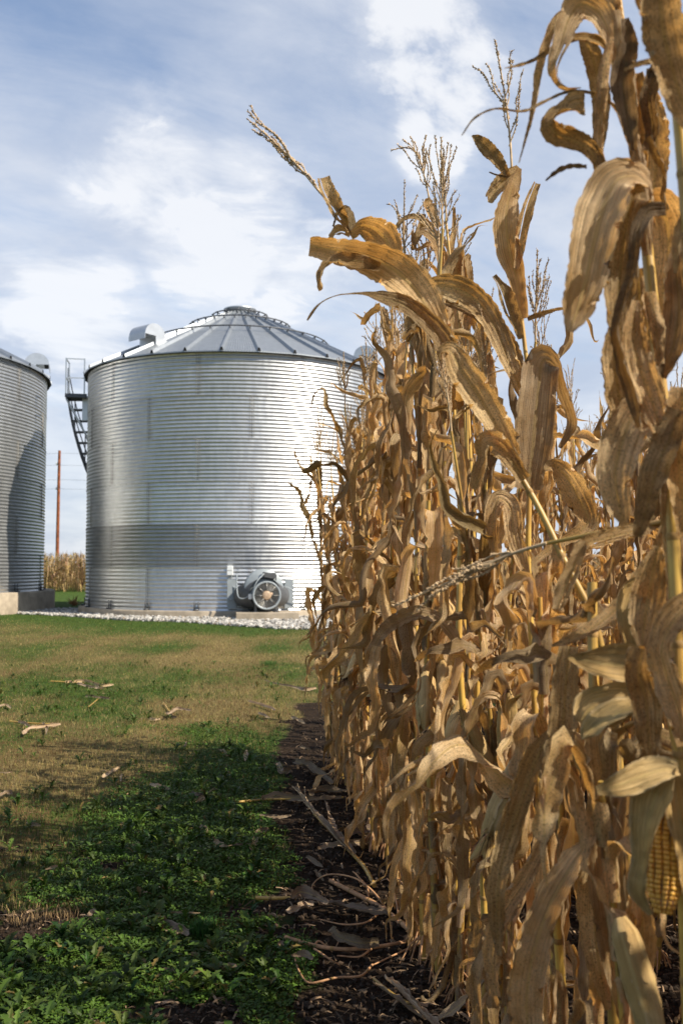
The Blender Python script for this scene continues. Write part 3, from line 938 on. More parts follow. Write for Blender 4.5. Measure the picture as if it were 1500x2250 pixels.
def corn_leaf(rng, stalk, z0, az, L, hw, rst, e0, e1, bend, n=40, sharp=.22):
    """leaf with its sheath round the stalk, in plant space"""
    hs = rng.uniform(.05, .11); ns = 6
    rad = np.array((math.cos(az), math.sin(az), 0.0))
    zs = np.linspace(z0 - hs, z0, ns)
    c0 = stalk(zs)
    r0 = rst + .004
    Psh = c0 + rad * r0
    m = n - ns
    s = np.linspace(0, 1, m + 1)[1:]
    el = e0 + (e1 - e0) * sstep(bend - sharp * .5, bend + sharp * .5, s)
    el = el + walk(rng, m, -.45, .45, 7) * np.minimum(1, s * 3)
    for _ in range(int(rng.integers(1, 4))):            # sharp creases where the dead blade has buckled
        kp = rng.uniform(.25, .95); el = el + rng.choice([-1, 1]) * rng.uniform(.3, 1.4) * sstep(kp - .03, kp + .03, s) * (1 - .8 * sstep(kp + .1, kp + .4, s))
    el = np.clip(el, math.radians(-98), math.radians(88))
    a = az + walk(rng, m, -1.5, 1.5, 5) * np.minimum(1, s * 1.5)
    D = np.stack([np.cos(el) * np.cos(a), np.cos(el) * np.sin(a), np.sin(el)], 1)
    Pb = Psh[-1] + np.cumsum(D * (L / m), 0)
    Pb[:, 2] = np.maximum(Pb[:, 2], .015 + .02 * rng.random(m))
    P = np.concatenate([Psh, Pb])
    prof = np.interp(s, [0, .06, .25, .5, .75, .92, 1], [.55, .78, 1, .88, .55, .22, .02])
    if rng.random() < .15: prof = np.where(s > rng.uniform(.78, .95), prof * .9, np.interp(s, [0, .06, .3, .7, 1], [.55, .75, 1, .9, .6]))
    w_ = np.concatenate([np.linspace(.8, .9, ns) * r0 * 2.5, prof * hw])
    shrink = rng.uniform(.75, 1)
    curl = np.concatenate([np.full(ns, 2.5), walk(rng, m, .05, 1.3 if rng.random() < .75 else 2.6, 7) * np.where(s < .08, 1 + 1.0 * (1 - s / .08), 1)])
    roll = np.concatenate([np.zeros(ns), walk(rng, m, -1.5, 1.5, 6) * np.minimum(1, s * 2)])
    if rng.random() < .4: roll = roll + np.concatenate([np.zeros(ns), rng.choice([-1, 1]) * rng.uniform(1.5, 3.2) * sstep(.2, .9, s)])
    mb = MB()
    sp = (int(rng.integers(1, 7)), int(n * rng.uniform(.5, .75))) if rng.random() < .4 else None
    blade(mb, P, w_, curl, roll, -rad, rng, rng.uniform(.004, .013), .32, 8, sp)
    return mb


def stalk_mb(P, r0, r1, nodes, rng):
    """jointed stem along P with node rings"""
    mb = MB()
    L = np.concatenate([[0], np.cumsum(np.linalg.norm(np.diff(P, axis=0), axis=1))])
    m = 70
    Q = np.stack([np.interp(np.linspace(0, L[-1], m), L, P[:, i]) for i in range(3)], 1)
    ll = np.linspace(0, L[-1], m)
    r = np.interp(ll, [0, L[-1]], [r0, r1])
    mb.tube(Q, r, 9, 0)
    for z in nodes:
        if z > L[-1] - .03: continue
        seg = np.array([[np.interp(z + d_, L, P[:, i]) for i in range(3)] for d_ in (-.007, -.003, .002, .005)])
        rr = np.interp(z, ll, r)
        mb.tube(seg, rr * np.array((1.02, 1.12, 1.14, 1.02)), 9, 1, False)
    return mb


def tassel_mb(rng, base, axis_pts=None, n=11, H=.36, spread=.55, dense=1.0):
    """central spike and thin side branches set with small spikelets"""
    mb = MB()
    base = np.asarray(base, float)
    if axis_pts is None:
        lean = rng.uniform(-.12, .12, 2)
        axis_pts = np.array([base + np.array((lean[0] * t * t, lean[1] * t * t, 1.0 * t)) * H for t in np.linspace(0, 1, 8)])
    ax = spline(axis_pts, 30)
    T, N, B = frames(ax)
    Lx = np.concatenate([[0], np.cumsum(np.linalg.norm(np.diff(ax, axis=0), axis=1))])
    mb.tube(ax, np.linspace(.0038, .0016, 30), 5)
    H = Lx[-1]
    br = [(ax[9:], .9)]
    for i in range(n):
        k = int(rng.uniform(5, 17)); aa = rng.uniform(0, 6.28)
        out = N[k] * math.cos(aa) + B[k] * math.sin(aa)
        l = rng.uniform(.32, .62) * H
        sp = spread * rng.uniform(.5, 1.4)
        t = np.linspace(0, 1, 14)[:, None]
        droop = rng.uniform(-.1, .35)
        P = ax[k] + l * (T[k] * (t * (1 - .25 * sp * t)) + out * sp * (t - .25 * t * t) + np.array((0, 0, -1.0)) * droop * t * t + .03 * np.sin(t * 7 + aa) * N[k])
        mb.tube(P, np.linspace(.0019, .0010, 14), 4)
        br.append((P, .75))
    q = []
    for P, s0 in br:                                       # spikelets
        L = np.linalg.norm(np.diff(P, axis=0), axis=1).sum()
        cnt = int(L / .0028 * dense)
        Pt, Nt, Bt = frames(P)
        tt = rng.uniform(.12, 1, cnt) * (len(P) - 1)
        i = np.minimum(tt.astype(int), len(P) - 2); f = (tt - i)[:, None]
        c = P[i] * (1 - f) + P[i + 1] * f
        aa = rng.uniform(0, 6.28, cnt)[:, None]
        o = Nt[i] * np.cos(aa) + Bt[i] * np.sin(aa)
        d_ = unit(Pt[i] + o * rng.uniform(.35, .9, (cnt, 1)))
        side = unit(np.cross(d_, o))
        l = rng.uniform(.007, .012, (cnt, 1)) * s0 * 1.15; w_ = .0022
        V = np.stack([c, c + d_ * l * .5 + side * w_, c + d_ * l, c + d_ * l * .5 - side * w_, c + d_ * l * .5 + o * w_], 1)
        base_i = 5 * np.arange(cnt)[:, None, None]
        F = (np.array([(0, 1, 4), (1, 2, 4), (2, 3, 4), (3, 0, 4)])[None] + base_i).reshape(-1, 3)
        mb.add(V.reshape(-1, 3), F)
    return mb


def ear_mbs(rng, base, dirv, L=.22, R=.027):
    """ear still in its husk, and the dry silk at its tip"""
    dirv = unit(np.asarray(dirv, float)); base = np.asarray(base, float)
    mb = MB()
    t = np.linspace(0, 1, 18)
    u0 = np.cross(dirv, (0.3, .9, .2)); u0 = unit(u0); v0 = np.cross(dirv, u0)
    for k in range(5):                                     # overlapping husk leaves
        a = k * 2 * math.pi / 5 + rng.uniform(-.2, .2)
        rr = R * np.interp(t, [0, .12, .45, .75, .93, 1], [.35, .82, 1, .85, .42, .12]) + .0012 * (k % 2)
        n0 = u0 * math.cos(a) + v0 * math.sin(a)
        ll = L * rng.uniform(.92, 1.12)
        P = base + dirv * (t[:, None] * ll) + n0 * rr[:, None]
        if rng.random() < .5:
            P[-5:] += n0 * (np.linspace(0, 1, 5)[:, None] ** 2) * rng.uniform(.0, .05)
        hw = rr * 1.15 + .003
        blade(mb, P, hw, np.full(18, 1.15), rng.uniform(-.1, .1, 18), -n0, rng, .0012, .05, 6)
    si = MB()
    for k in range(16):
        o = rng.normal(0, .02, 3)
        si.tube(np.array([base + dirv * L * .95, base + dirv * L * 1.05 + o * .4, base + dirv * (L * 1.1) + o - (0, 0, rng.uniform(.0, .03))]), (.0012, .001, .0006), 4)
    return mb, si


def make_plant(seed, height=2.42, top=True, low_only=False, ears=1):
    """one of the kind: stalk, leaves, tassel, ear; copied later"""
    rng = np.random.default_rng(seed)
    root = empty('corn_plant', (0, 0, 0))
    lean = rng.uniform(-.05, .05, 2); bow = rng.uniform(-.06, .06, 2)
    zz = np.linspace(-.05, height, 24)
    def stalk(z):
        z = np.asarray(z, float); q = z / 2.4
        return np.stack([lean[0] * z + bow[0] * np.sin(q * 3.1), lean[1] * z + bow[1] * np.sin(q * 3.1), z], -1)
    nodes = np.cumsum(np.concatenate([[.10], rng.uniform(.08, .11, 5), rng.uniform(.105, .15, 24)]))
    nodes = nodes[nodes < height - .12]
    P = stalk(zz)
    hst = height if top else height * .98
    stalk_mb(P, .0125, .0048, nodes + .05, rng).build('stalk', [M_STALK, M_NODE], root)
    az = rng.uniform(0, 6.28)
    for i, z in enumerate(nodes):
        az += math.pi + rng.normal(0, .45)
        if z < .18 and rng.random() < .5: continue
        q = z / height
        Lf = np.interp(q, [0, .2, .5, .75, 1], [.42, .60, .78, .66, .44]) * rng.uniform(.6, 1.2)
        hw = np.interp(q, [0, .25, .55, .8, 1], [.020, .030, .036, .028, .017]) * rng.uniform(.7, 1.25)
        if q > .62 and rng.random() < .68:
            e0, e1, b = math.radians(rng.uniform(66, 84)), math.radians(rng.uniform(-80, 60)), rng.uniform(.35, .75)
        else:
            e0, e1, b = math.radians(rng.uniform(45, 78)), math.radians(rng.uniform(-92, -68)), rng.uniform(.06, .30)
        if q < .25: e1 = math.radians(-85); b = .08
        rst = np.interp(z, [0, height], [.0125, .0048])
        corn_leaf(rng, stalk, z, az, Lf, hw, rst, e0, e1, b, sharp=rng.uniform(.04, .16)).build('leaf', M_LEAF, root)
    if not top:
        for k in range(3):                                 # frayed blades left standing at the break
            corn_leaf(rng, stalk, height - .04 - .05 * k, az + 2.1 * k, rng.uniform(.25, .5), .026, .011, math.radians(80), math.radians(rng.uniform(-80, 40)), rng.uniform(.2, .5), sharp=.1).build('leaf', M_LEAF, root)
    if top: tassel_mb(rng, stalk(height - .01), n=int(rng.integers(8, 15)), H=rng.uniform(.30, .42), spread=rng.uniform(.3, .7)).build('tassel', M_TASSEL, root)
    for _ in range(ears):
        z = float(nodes[np.argmin(np.abs(nodes - rng.uniform(.95, 1.2)))]); a = rng.uniform(0, 6.28)
        dn = rng.random() < .55
        dv = (math.cos(a) * (.5 if dn else .45), math.sin(a) * (.5 if dn else .45), -.85 if dn else .9)
        b0 = stalk(z) + np.array((math.cos(a), math.sin(a), 0)) * .02
        hb, sb = ear_mbs(rng, b0, dv, rng.uniform(.19, .24), rng.uniform(.024, .03))
        e_ = hb.build('ear', M_HUSK, root)
        sb.build('silk', M_SILK, e_)
    # brace roots
    rb = MB()
    for k in range(9):
        a = rng.uniform(0, 6.28); r_ = rng.uniform(.05, .10)
        rb.tube(np.array([(.010 * math.cos(a), .010 * math.sin(a), .09), (.5 * r_ * math.cos(a), .5 * r_ * math.sin(a), .06), (r_ * math.cos(a), r_ * math.sin(a), -.02)]), (.0035, .003, .0025), 5)
    rb.build('brace_root', M_ROOT, root)
    return root


prng = np.random.default_rng(2024)
protos = [make_plant(100 + i, height=[2.36, 2.46, 2.30, 2.42, 2.50, 2.34, 2.44, 2.28, 2.40, 2.48][i], ears=[2, 1, 1, 2, 1, 2, 1, 1, 2, 1][i]) for i in range(10)]
stubs = [make_plant(300 + i, height=1.08 + .1 * i, top=False, ears=1) for i in range(3)]    # snapped off at the top
used = set()


def place(src, x, y, sc=1.0, rz=None, label=None, group=None, tilt=.045):
    if src.name in used: o = copy_tree(src)
    else: o = src; used.add(src.name)
    o.location = (x, y, float(ground_z(np.array(x), np.array(y))) - .01)
    o.rotation_euler = (prng.normal(0, tilt), prng.normal(0, tilt), prng.uniform(0, 6.28) if rz is None else rz)
    o.scale = (sc * prng.choice([-1, 1]), sc, sc)
    return tag(o, label, 'corn plant', group)


L_FRONT = 'tasselled dry corn plant of the front row, standing between dark soil and the rows behind'
L_DEEP = 'dry corn plant inside the field, behind the front row'
L_SNAP = 'short dry corn stalk of the front row, snapped off below eye level'
L_NEAR = 'dry corn plant of the field beside and behind the viewer'
y = 2.75
last = None
while y < 6.9:
    i = int(prng.integers(0, 10))
    if i == last: i = (i + 3) % 10
    last = i
    sc = 1.0
    if 2.9 < y < 3.35: sc = .80
    elif y < 2.9: sc = .78
    elif 3.5 < y < 4.1: sc = 1.06
    elif 4.1 < y < 5.2: sc = .99
    elif y > 5.7: sc = .89
    elif y > 5.1: sc = .95
    place(protos[i], row_x(y) + prng.normal(0, .035), y, sc * prng.uniform(.93, 1.04), None, L_FRONT, 'corn plants of the front row')
    y += prng.uniform(.11, .16)
for y in (5.5, 5.72, 5.95, 6.15, 6.35, 6.55, 6.72, 6.9, 7.05):    # the row end is bushier
    place(protos[int(prng.integers(0, 10))], row_x(y) + .10 + prng.normal(0, .03), y, prng.uniform(.82, .90), None, L_FRONT, 'corn plants of the front row')
for y in (1.75, 1.95, 2.15, 2.32, 2.5, 2.66):
    place(stubs[int(prng.integers(0, 3))], row_x(y) + prng.normal(.02, .03), y, prng.uniform(.9, 1.05), None, L_SNAP, 'snapped corn stalks of the front row')
for r in range(1, 7):
    y = 1.0
    while y < (6.6, 6.6, 8.0, 9.2, 9.6, 9.6, 9.6)[r]:
        x = row_x(y) + .72 * r + prng.normal(0, .04)
        sc = prng.uniform(.93, 1.04)
        if r == 1: sc *= .90
        if r == 1 and 3.4 < y < 5.6: sc *= .95
        if r == 1 and y < 3.4: sc *= .84
        if r >= 2: sc *= .90
        if 1.7 < y < 2.8: sc *= .86
        if x < 3.4:
            place(protos[int(prng.integers(0, 10))], x, y, sc, None, L_DEEP, 'corn plants inside the field')
        y += prng.uniform(.30, .44) if r == 1 and y > 2.4 else prng.uniform(.16, .24)
for r in range(0, 3):                                       # the row goes on past the viewer
    y = -2.6
    while y < (.45 if r == 0 else 1.0):
        place(protos[int(prng.integers(0, 10))], row_x(y) + .72 * r + .06 + prng.normal(0, .03), y, prng.uniform(.95, 1.05), None, L_NEAR, 'corn plants beside the viewer')
        y += prng.uniform(.18, .26)


# ---- plants whose own shape can be picked out in the photograph
hr_ = np.random.default_rng(77)


def hero_leaf(root, base, pts, roll=0.0, curl=.5, ruf=.004, n=34, split=None, mat=None, name='leaf', turn=None, rag=.13):
    """pts: (px, py, depth, width in px); blade faces the viewer unless rolled"""
    if split is not None: split = (split[0], int(n * .72))
    n = max(n, 56); ruf = ruf * 0.9
    Q = np.array([[*at(p[0], p[1], p[2]), p[3] * .5 * p[2] / F_PX] for p in pts])
    R_ = spline(Q, n)
    P = R_[:, :3]; hw = np.maximum(R_[:, 3], .0008)
    Nf = unit(CAM - P)
    rl = np.full(n, float(roll)) if np.isscalar(roll) else np.interp(np.linspace(0, 1, n), np.linspace(0, 1, len(roll)), roll)
    cl = np.full(n, float(curl)) if np.isscalar(curl) else np.interp(np.linspace(0, 1, n), np.linspace(0, 1, len(curl)), curl)
    rl = rl + walk(hr_, n, -.25, .25, 5)
    cl = cl + walk(hr_, n, -.2, .2, 5)
    mb = MB()
    blade(mb, P - np.array(base), hw * 1.06, cl, rl, None, hr_, ruf, rag, 16, split, 0, Nf)
    return mb.build(name, mat or M_LEAF, root)


def hero(label, stalk_px, ground_xy, r0, r1, name='corn_plant', cat='corn plant', to_ground=True):
    base = np.array((ground_xy[0], ground_xy[1], 0.0))
    root = empty(name, base, label, cat)
    P = [at(*p) for p in stalk_px]
    if to_ground: P = [base + (0, 0, -.05)] + P
    P = spline(np.array(P), 60) - base
    L = np.linalg.norm(np.diff(P, axis=0), axis=1).sum()
    stalk_mb(P, r0, r1, np.arange(.12, L, .165) + hr_.uniform(-.01, .01), hr_).build('stalk', [M_STALK, M_NODE], root)
    return root, base


def D(d0, pts):
    """same depth for every point unless it has its own"""
    return [(p[0], p[1], (p[3] if len(p) > 3 else d0), p[2]) for p in pts]


# A: the stalk leaning far out to the left against the sky
rt, bs = hero('tall dry corn plant leaning far left, its tassel alone against the sky',
              [(1315, 1400, 2.12), (1240, 1235, 2.15), (1180, 1110, 2.2), (1088, 955, 2.25), (1030, 840, 2.3), (975, 752, 2.35), (908, 655, 2.4), (852, 585, 2.45), (803, 525, 2.5), (765, 482, 2.52), (735, 452, 2.53)], (.64, 2.08), .0125, .0035)
hero_leaf(rt, bs, D(2.33, [(992, 782, 30), (962, 715, 58), (915, 640, 88), (868, 595, 92), (810, 566, 78), (745, 551, 62), (705, 544, 52), (680, 541, 44)]), [.1, .5, .3, -.1, -.2, -.15], [.9, .5, .35, .4, .7, .9], .004, 44)
hero_leaf(rt, bs, D(2.30, [(835, 585, 20), (780, 572, 34), (740, 572, 34), (715, 584, 30), (703, 608, 26), (706, 637, 20)]), [.0, .3, .8, 1.2, 1.0], [.6, .8, .6], .004, 26)
hero_leaf(rt, bs, D(2.47, [(866, 565, 44), (846, 525, 72), (820, 503, 66), (795, 497, 46), (772, 510, 20)]), [.2, .1, -.4, -.9], [.6, .4, .6], .004, 28)
hero_leaf(rt, bs, D(2.52, [(782, 522, 28), (757, 482, 36), (737, 450, 38), (718, 415, 38), (709, 390, 30)]), [.2, -.1, .2], [1.4, .9, .5], .003, 24, (4, 17))
hero_leaf(rt, bs, D(2.50, [(776, 505, 18), (768, 472, 22), (756, 457, 20), (744, 466, 17), (733, 497, 10)]), [.1, .9, 1.6, 1.4], .6, .003, 20)
hero_leaf(rt, bs, D(2.52, [(770, 512, 22), (748, 505, 26), (733, 513, 24), (729, 524, 14)]), [.3, .8], .6, .006, 14, (5, 6))
hero_leaf(rt, bs, D(2.30, [(1002, 800, 40), (968, 742, 54), (927, 697, 46), (883, 667, 42), (835, 654, 32), (800, 646, 14), (770, 646, 8), (738, 650, 7), (708, 664, 8), (688, 685, 10), (675, 704, 4)]), [.2, .5, .3, .4, 1.0, 1.2, 1.2, .6], [1.2, .9, .5, .4, .6, .8], .003, 46)
hero_leaf(rt, bs, D(2.20, [(1128, 1005, 40), (1088, 932, 66), (1050, 868, 74), (1012, 812, 66), (985, 768, 40), (968, 776, 30), (972, 800, 12)]), [.5, .4, .3, .3, 1.0, 1.6], [1.4, .8, .5, .5], .004, 40)
hero_leaf(rt, bs, D(2.18, [(1150, 1055, 30), (1100, 985, 50), (1070, 975, 60), (1060, 1020, 46), (1040, 1075, 20)]), [.4, .2, .8, .3], .7, .006, 26)
tassel_mb(hr_, (0, 0, 0), np.array([at(*p) for p in ((742, 462, 2.53), (705, 425, 2.55), (655, 365, 2.57), (615, 325, 2.58), (580, 292, 2.6), (547, 264, 2.6))]) - bs, n=7, spread=.16, dense=1.3).build('tassel', M_TASSEL, rt)

# B: upright plant in the middle of the field edge with the tallest clear tassel
rt, bs = hero('upright dry corn plant, its tall lone tassel against the sky right of the leaning plant',
              [(1172, 1500, 2.72), (1160, 1250, 2.72), (1163, 1020, 2.73), (1162, 860, 2.74), (1150, 740, 2.75), (1133, 600, 2.76), (1122, 480, 2.77), (1124, 372, 2.78)], (.555, 2.7), .012, .0045)
tassel_mb(hr_, (0, 0, 0), np.array([at(*p) for p in ((1124, 380, 2.78), (1120, 310, 2.79), (1112, 235, 2.8), (1102, 170, 2.8), (1087, 88, 2.8))]) - bs, n=8, spread=.42, dense=1.1).build('tassel', M_TASSEL, rt)
hero_leaf(rt, bs, D(2.74, [(1148, 700, 30), (1136, 620, 46), (1116, 540, 62), (1112, 470, 56), (1128, 400, 34), (1140, 368, 14)]), [.3, .2, -.3, .3, .8], [1.5, .9, .5, .8], .003, 34)
hero_leaf(rt, bs, D(2.72, [(1132, 590, 18), (1146, 520, 32), (1160, 455, 30), (1178, 402, 18)]), [.3, -.3, .4], [1.2, .8], .003, 24, (5, 16))
hero_leaf(rt, bs, D(2.76, [(1116, 390, 14), (1096, 358, 30), (1066, 322, 34), (1048, 306, 22), (1036, 298, 4)]), [.2, .1, .3], [1.0, .6, .8], .002, 24)
hero_leaf(rt, bs, D(2.76, [(1140, 368, 18), (1118, 385, 30), (1098, 402, 34), (1084, 425, 30), (1077, 446, 14)]), [.6, .1, .2], [.5, .8], .003, 22)
hero_leaf(rt, bs, D(2.75, [(1112, 388, 5), (1090, 384, 4), (1074, 378, 3)]), 0, .4, .0, 10)
hero_leaf(rt, bs, D(2.75, [(1100, 395, 4), (1080, 412, 4), (1070, 424, 5), (1067, 432, 3)]), 0, .4, .0, 10)
hero_leaf(rt, bs, D(2.72, [(1142, 745, 20), (1122, 680, 40), (1108, 640, 34), (1096, 622, 18), (1084, 606, 12)]), [.3, -.1, .3], [1.2, .6], .005, 22, (4, 13))
hero_leaf(rt, bs, D(2.70, [(1160, 860, 22), (1128, 785, 42), (1100, 742, 50), (1066, 702, 48), (1024, 678, 40), (978, 662, 24)]), [.2, .2, .5, .4], [1.0, .7, .6, 1.0], .003, 34, (6, 24))
hero_leaf(rt, bs, D(2.68, [(1165, 905, 22), (1120, 800, 44), (1085, 715, 52), (1045, 660, 58), (1000, 634, 60), (955, 628, 46), (925, 640, 20)]), [.4, .5, .3, -.2, -.3], [.9, .5, .4, .5], .004, 40)
hero_leaf(rt, bs, D(2.66, [(1160, 1075, 60), (1172, 960, 86), (1182, 860, 84), (1194, 790, 70), (1214, 798, 40), (1236, 860, 34), (1258, 935, 30), (1230, 985, 12)]), [.1, .0, .1, .1, .9, 1.0, .6], [.6, .4, .3, .4, 1.0], .003, 44)
hero_leaf(rt, bs, D(2.73, [(1165, 960, 12), (1182, 890, 10), (1192, 840, 8), (1186, 800, 6)]), 0, .4, 0, 14)
hero_leaf(rt, bs, D(2.69, [(1158, 700, 10), (1185, 690, 14), (1215, 680, 14), (1250, 676, 8)]), [.5, 1.0], .5, .002, 18)

hero_leaf(rt, bs, D(2.62, [(1168, 1240, 14), (1215, 1200, 20), (1290, 1150, 40), (1268, 1090, 62), (1238, 1042, 54), (1212, 1024, 34), (1196, 1032, 10)]), [.2, .1, -.1, .3], [.8, .3, .3, .6], .004, 40)
hero_leaf(rt, bs, D(2.64, [(1160, 1280, 16), (1130, 1180, 40), (1118, 1110, 44), (1096, 1095, 40), (1082, 1140, 36), (1090, 1230, 14)]), [.2, .3, .2], [.7, .5], .005, 34)
# C: near plant at the right, top out of frame
rt, bs = hero('tall near dry corn plant with wide speckled leaves hanging from its yellow stalk',
              [(1492, 1600, 1.52), (1487, 1400, 1.53), (1476, 1150, 1.54), (1464, 1000, 1.55), (1450, 830, 1.56), (1437, 700, 1.57), (1420, 540, 1.58), (1398, 350, 1.6), (1374, 150, 1.62), (1347, -60, 1.64), (1335, -200, 1.65)], (.525, 1.5), .0125, .0085)
hero_leaf(rt, bs, D(1.50, [(1425, 408, 30), (1395, 384, 80), (1355, 392, 104), (1325, 450, 112), (1302, 535, 100), (1286, 615, 86), (1266, 685, 66), (1250, 728, 20)]), [.9, .5, .1, .0, .1, .0], [.5, .3, .3, .35, .5], .004, 44)
hero_leaf(rt, bs, D(1.52, [(1418, 420, 40), (1396, 425, 80), (1372, 500, 84), (1362, 600, 78), (1360, 690, 70), (1372, 760, 44), (1388, 800, 16)]), [.4, .2, -.2, .1], [.5, .4, .6], .006, 38)
hero_leaf(rt, bs, D(1.60, [(1422, 450, 30), (1440, 448, 86), (1462, 485, 100), (1468, 560, 96), (1455, 640, 90), (1448, 700, 60), (1446, 730, 20)]), [.2, .1, .0, -.1], [.4, .4, .5], .003, 36)
hero_leaf(rt, bs, D(1.46, [(1462, 458, 30), (1428, 462, 34), (1402, 500, 34), (1390, 580, 26), (1368, 660, 28), (1352, 720, 24), (1366, 790, 34), (1392, 880, 30), (1402, 940, 14)]), [.2, .3, .8, .9, .5, .3], [.5, .6, 1.0, .8], .004, 44)
hero_leaf(rt, bs, D(1.63, [(1400, 590, 30), (1404, 680, 84), (1396, 770, 96), (1380, 850, 90), (1362, 920, 60), (1350, 960, 18)]), [.2, .0, .2], [.5, .5], .006, 34)
hero_leaf(rt, bs, D(1.54, [(1370, 690, 40), (1352, 760, 62), (1356, 850, 66), (1372, 930, 50), (1360, 990, 20)]), [.2, -.3, .4], [.6, .7], .006, 30)
hero_leaf(rt, bs, D(1.58, [(1352, 130, 26), (1338, 72, 44), (1312, 24, 62), (1276, 8, 68), (1250, 40, 56), (1232, 95, 40), (1216, 142, 30), (1220, 170, 22), (1240, 192, 16), (1275, 192, 6)]), [.2, .4, .2, -.1, .3, .6, .9], [.8, .5, .4, .6, .8], .003, 46, (4, 30))
hero_leaf(rt, bs, D(1.60, [(1342, 118, 16), (1312, 90, 24), (1272, 82, 24), (1232, 96, 18), (1190, 124, 14), (1150, 142, 10), (1108, 150, 3)]), [.9, .8, .9, 1.0], [.6, .8], .002, 34)
hero_leaf(rt, bs, D(1.62, [(1258, 22, 18), (1226, 40, 24), (1202, 90, 22), (1186, 150, 22), (1178, 205, 18), (1164, 275, 11), (1140, 358, 4)]), [.5, .4, .7, .9], [1.0, 1.2], .003, 34)
hero_leaf(rt, bs, D(1.64, [(1282, 82, 26), (1302, 130, 48), (1318, 200, 46), (1320, 270, 40), (1312, 345, 26), (1318, 400, 14)]), [.2, -.1, .3], [.6, .8], .003, 32)
hero_leaf(rt, bs, D(1.58, [(1418, 450, 14), (1400, 380, 12), (1372, 295, 9), (1345, 232, 8), (1292, 204, 8), (1245, 203, 8), (1200, 222, 9), (1150, 245, 8), (1085, 240, 5), (1042, 260, 5), (1014, 298, 3)]), [.3, .8, 1.0, .8], [1.5, 1.2, .8], .001, 46)
hero_leaf(rt, bs, D(1.56, [(1345, 430, 20), (1318, 365, 34), (1290, 325, 46), (1250, 305, 52), (1215, 288, 54), (1206, 266, 50), (1236, 242, 56), (1262, 230, 60), (1284, 228, 52)]), [.6, .3, .2, .1, -.5, -1.3, -1.0, -.3], [1.4, .9, .5, .4], .002, 44)
hero_leaf(rt, bs, D(1.57, [(1288, 366, 10), (1250, 366, 13), (1222, 378, 12), (1198, 397, 3)]), [.7, .9], .5, .001, 18)
hero_leaf(rt, bs, D(1.55, [(1425, 300, 16), (1440, 340, 20), (1458, 370, 16), (1462, 400, 14), (1456, 430, 14), (1466, 462, 6)]), [.2, .8, .5], .8, .002, 24)
hero_leaf(rt, bs, D(1.60, [(1405, 440, 24), (1408, 340, 40), (1412, 250, 42), (1400, 160, 24)]), [.2, .2, .4], [1.6, 1.2], .003, 26)
hero_leaf(rt, bs, D(1.62, [(1385, 250, 30), (1366, 165, 46), (1352, 80, 44), (1346, 0, 36), (1342, -60, 30)]), [.2, .1, .4], [1.2, .9], .003, 26)
hero_leaf(rt, bs, D(1.58, [(1420, 168, 22), (1440, 150, 40), (1425, 210, 44), (1432, 290, 34), (1418, 330, 20)]), [.5, .1, .5], [.8, .9], .004, 26)
hero_leaf(rt, bs, D(1.52, [(1475, 1040, 40), (1440, 905, 70), (1400, 905, 84), (1368, 965, 92), (1350, 1050, 80), (1362, 1120, 46), (1372, 1150, 16)]), [.6, .1, .0, .2], [.6, .4, .5], .008, 38)
hero_leaf(rt, bs, D(1.48, [(1490, 900, 50), (1470, 960, 74), (1440, 1030, 66), (1420, 1110, 50), (1400, 1180, 22)]), [.2, .4, .2], [.6, .7], .008, 30)
hero_leaf(rt, bs, D(1.50, [(1500, 850, 60), (1490, 990, 70), (1500, 1120, 50), (1495, 1180, 16)]), [.2, -.2], .6, .006, 24)

for pts, cl_ in (([(1449, 800, 26), (1440, 720, 44), (1430, 640, 40)], -1.6), ([(1424, 560, 30), (1412, 460, 52), (1400, 370, 50), (1388, 280, 34)], -1.7),
                 ([(1392, 310, 26), (1378, 200, 46), (1366, 110, 44), (1356, 20, 30)], -1.7), ([(1486, 1390, 30), (1478, 1240, 56), (1470, 1120, 52), (1466, 1040, 30)], -1.6)):
    hero_leaf(rt, bs, D(1.535, pts), [.1, -.2, .2], [cl_, cl_ * .8, cl_ * .9], .003, 30)
hero_leaf(rt, bs, D(1.53, [(1392, 330, 20), (1376, 250, 50), (1368, 180, 60), (1380, 100, 46), (1372, 40, 20)]), [.2, -.2, .3], [1.3, .9], .004, 34)
hero_leaf(rt, bs, D(1.56, [(1318, 400, 16), (1316, 300, 30), (1322, 210, 36), (1330, 140, 30), (1345, 80, 16)]), [.1, .3], [-1.5, -1.2], .003, 30)
hero_leaf(rt, bs, D(1.62, [(1416, 520, 24), (1436, 400, 60), (1440, 300, 66), (1428, 220, 44), (1420, 170, 14)]), [.2, .0, .4], [.9, .6], .005, 34)
hero_leaf(rt, bs, D(1.55, [(1452, 830, 24), (1478, 760, 60), (1490, 670, 70), (1484, 590, 50), (1492, 520, 18)]), [.2, -.2, .3], [.8, .6], .005, 34)
hero_leaf(rt, bs, D(1.50, [(1462, 980, 30), (1430, 880, 66), (1402, 800, 70), (1390, 720, 50), (1396, 660, 20)]), [.3, .1, .4], [.7, .5], .006, 34)
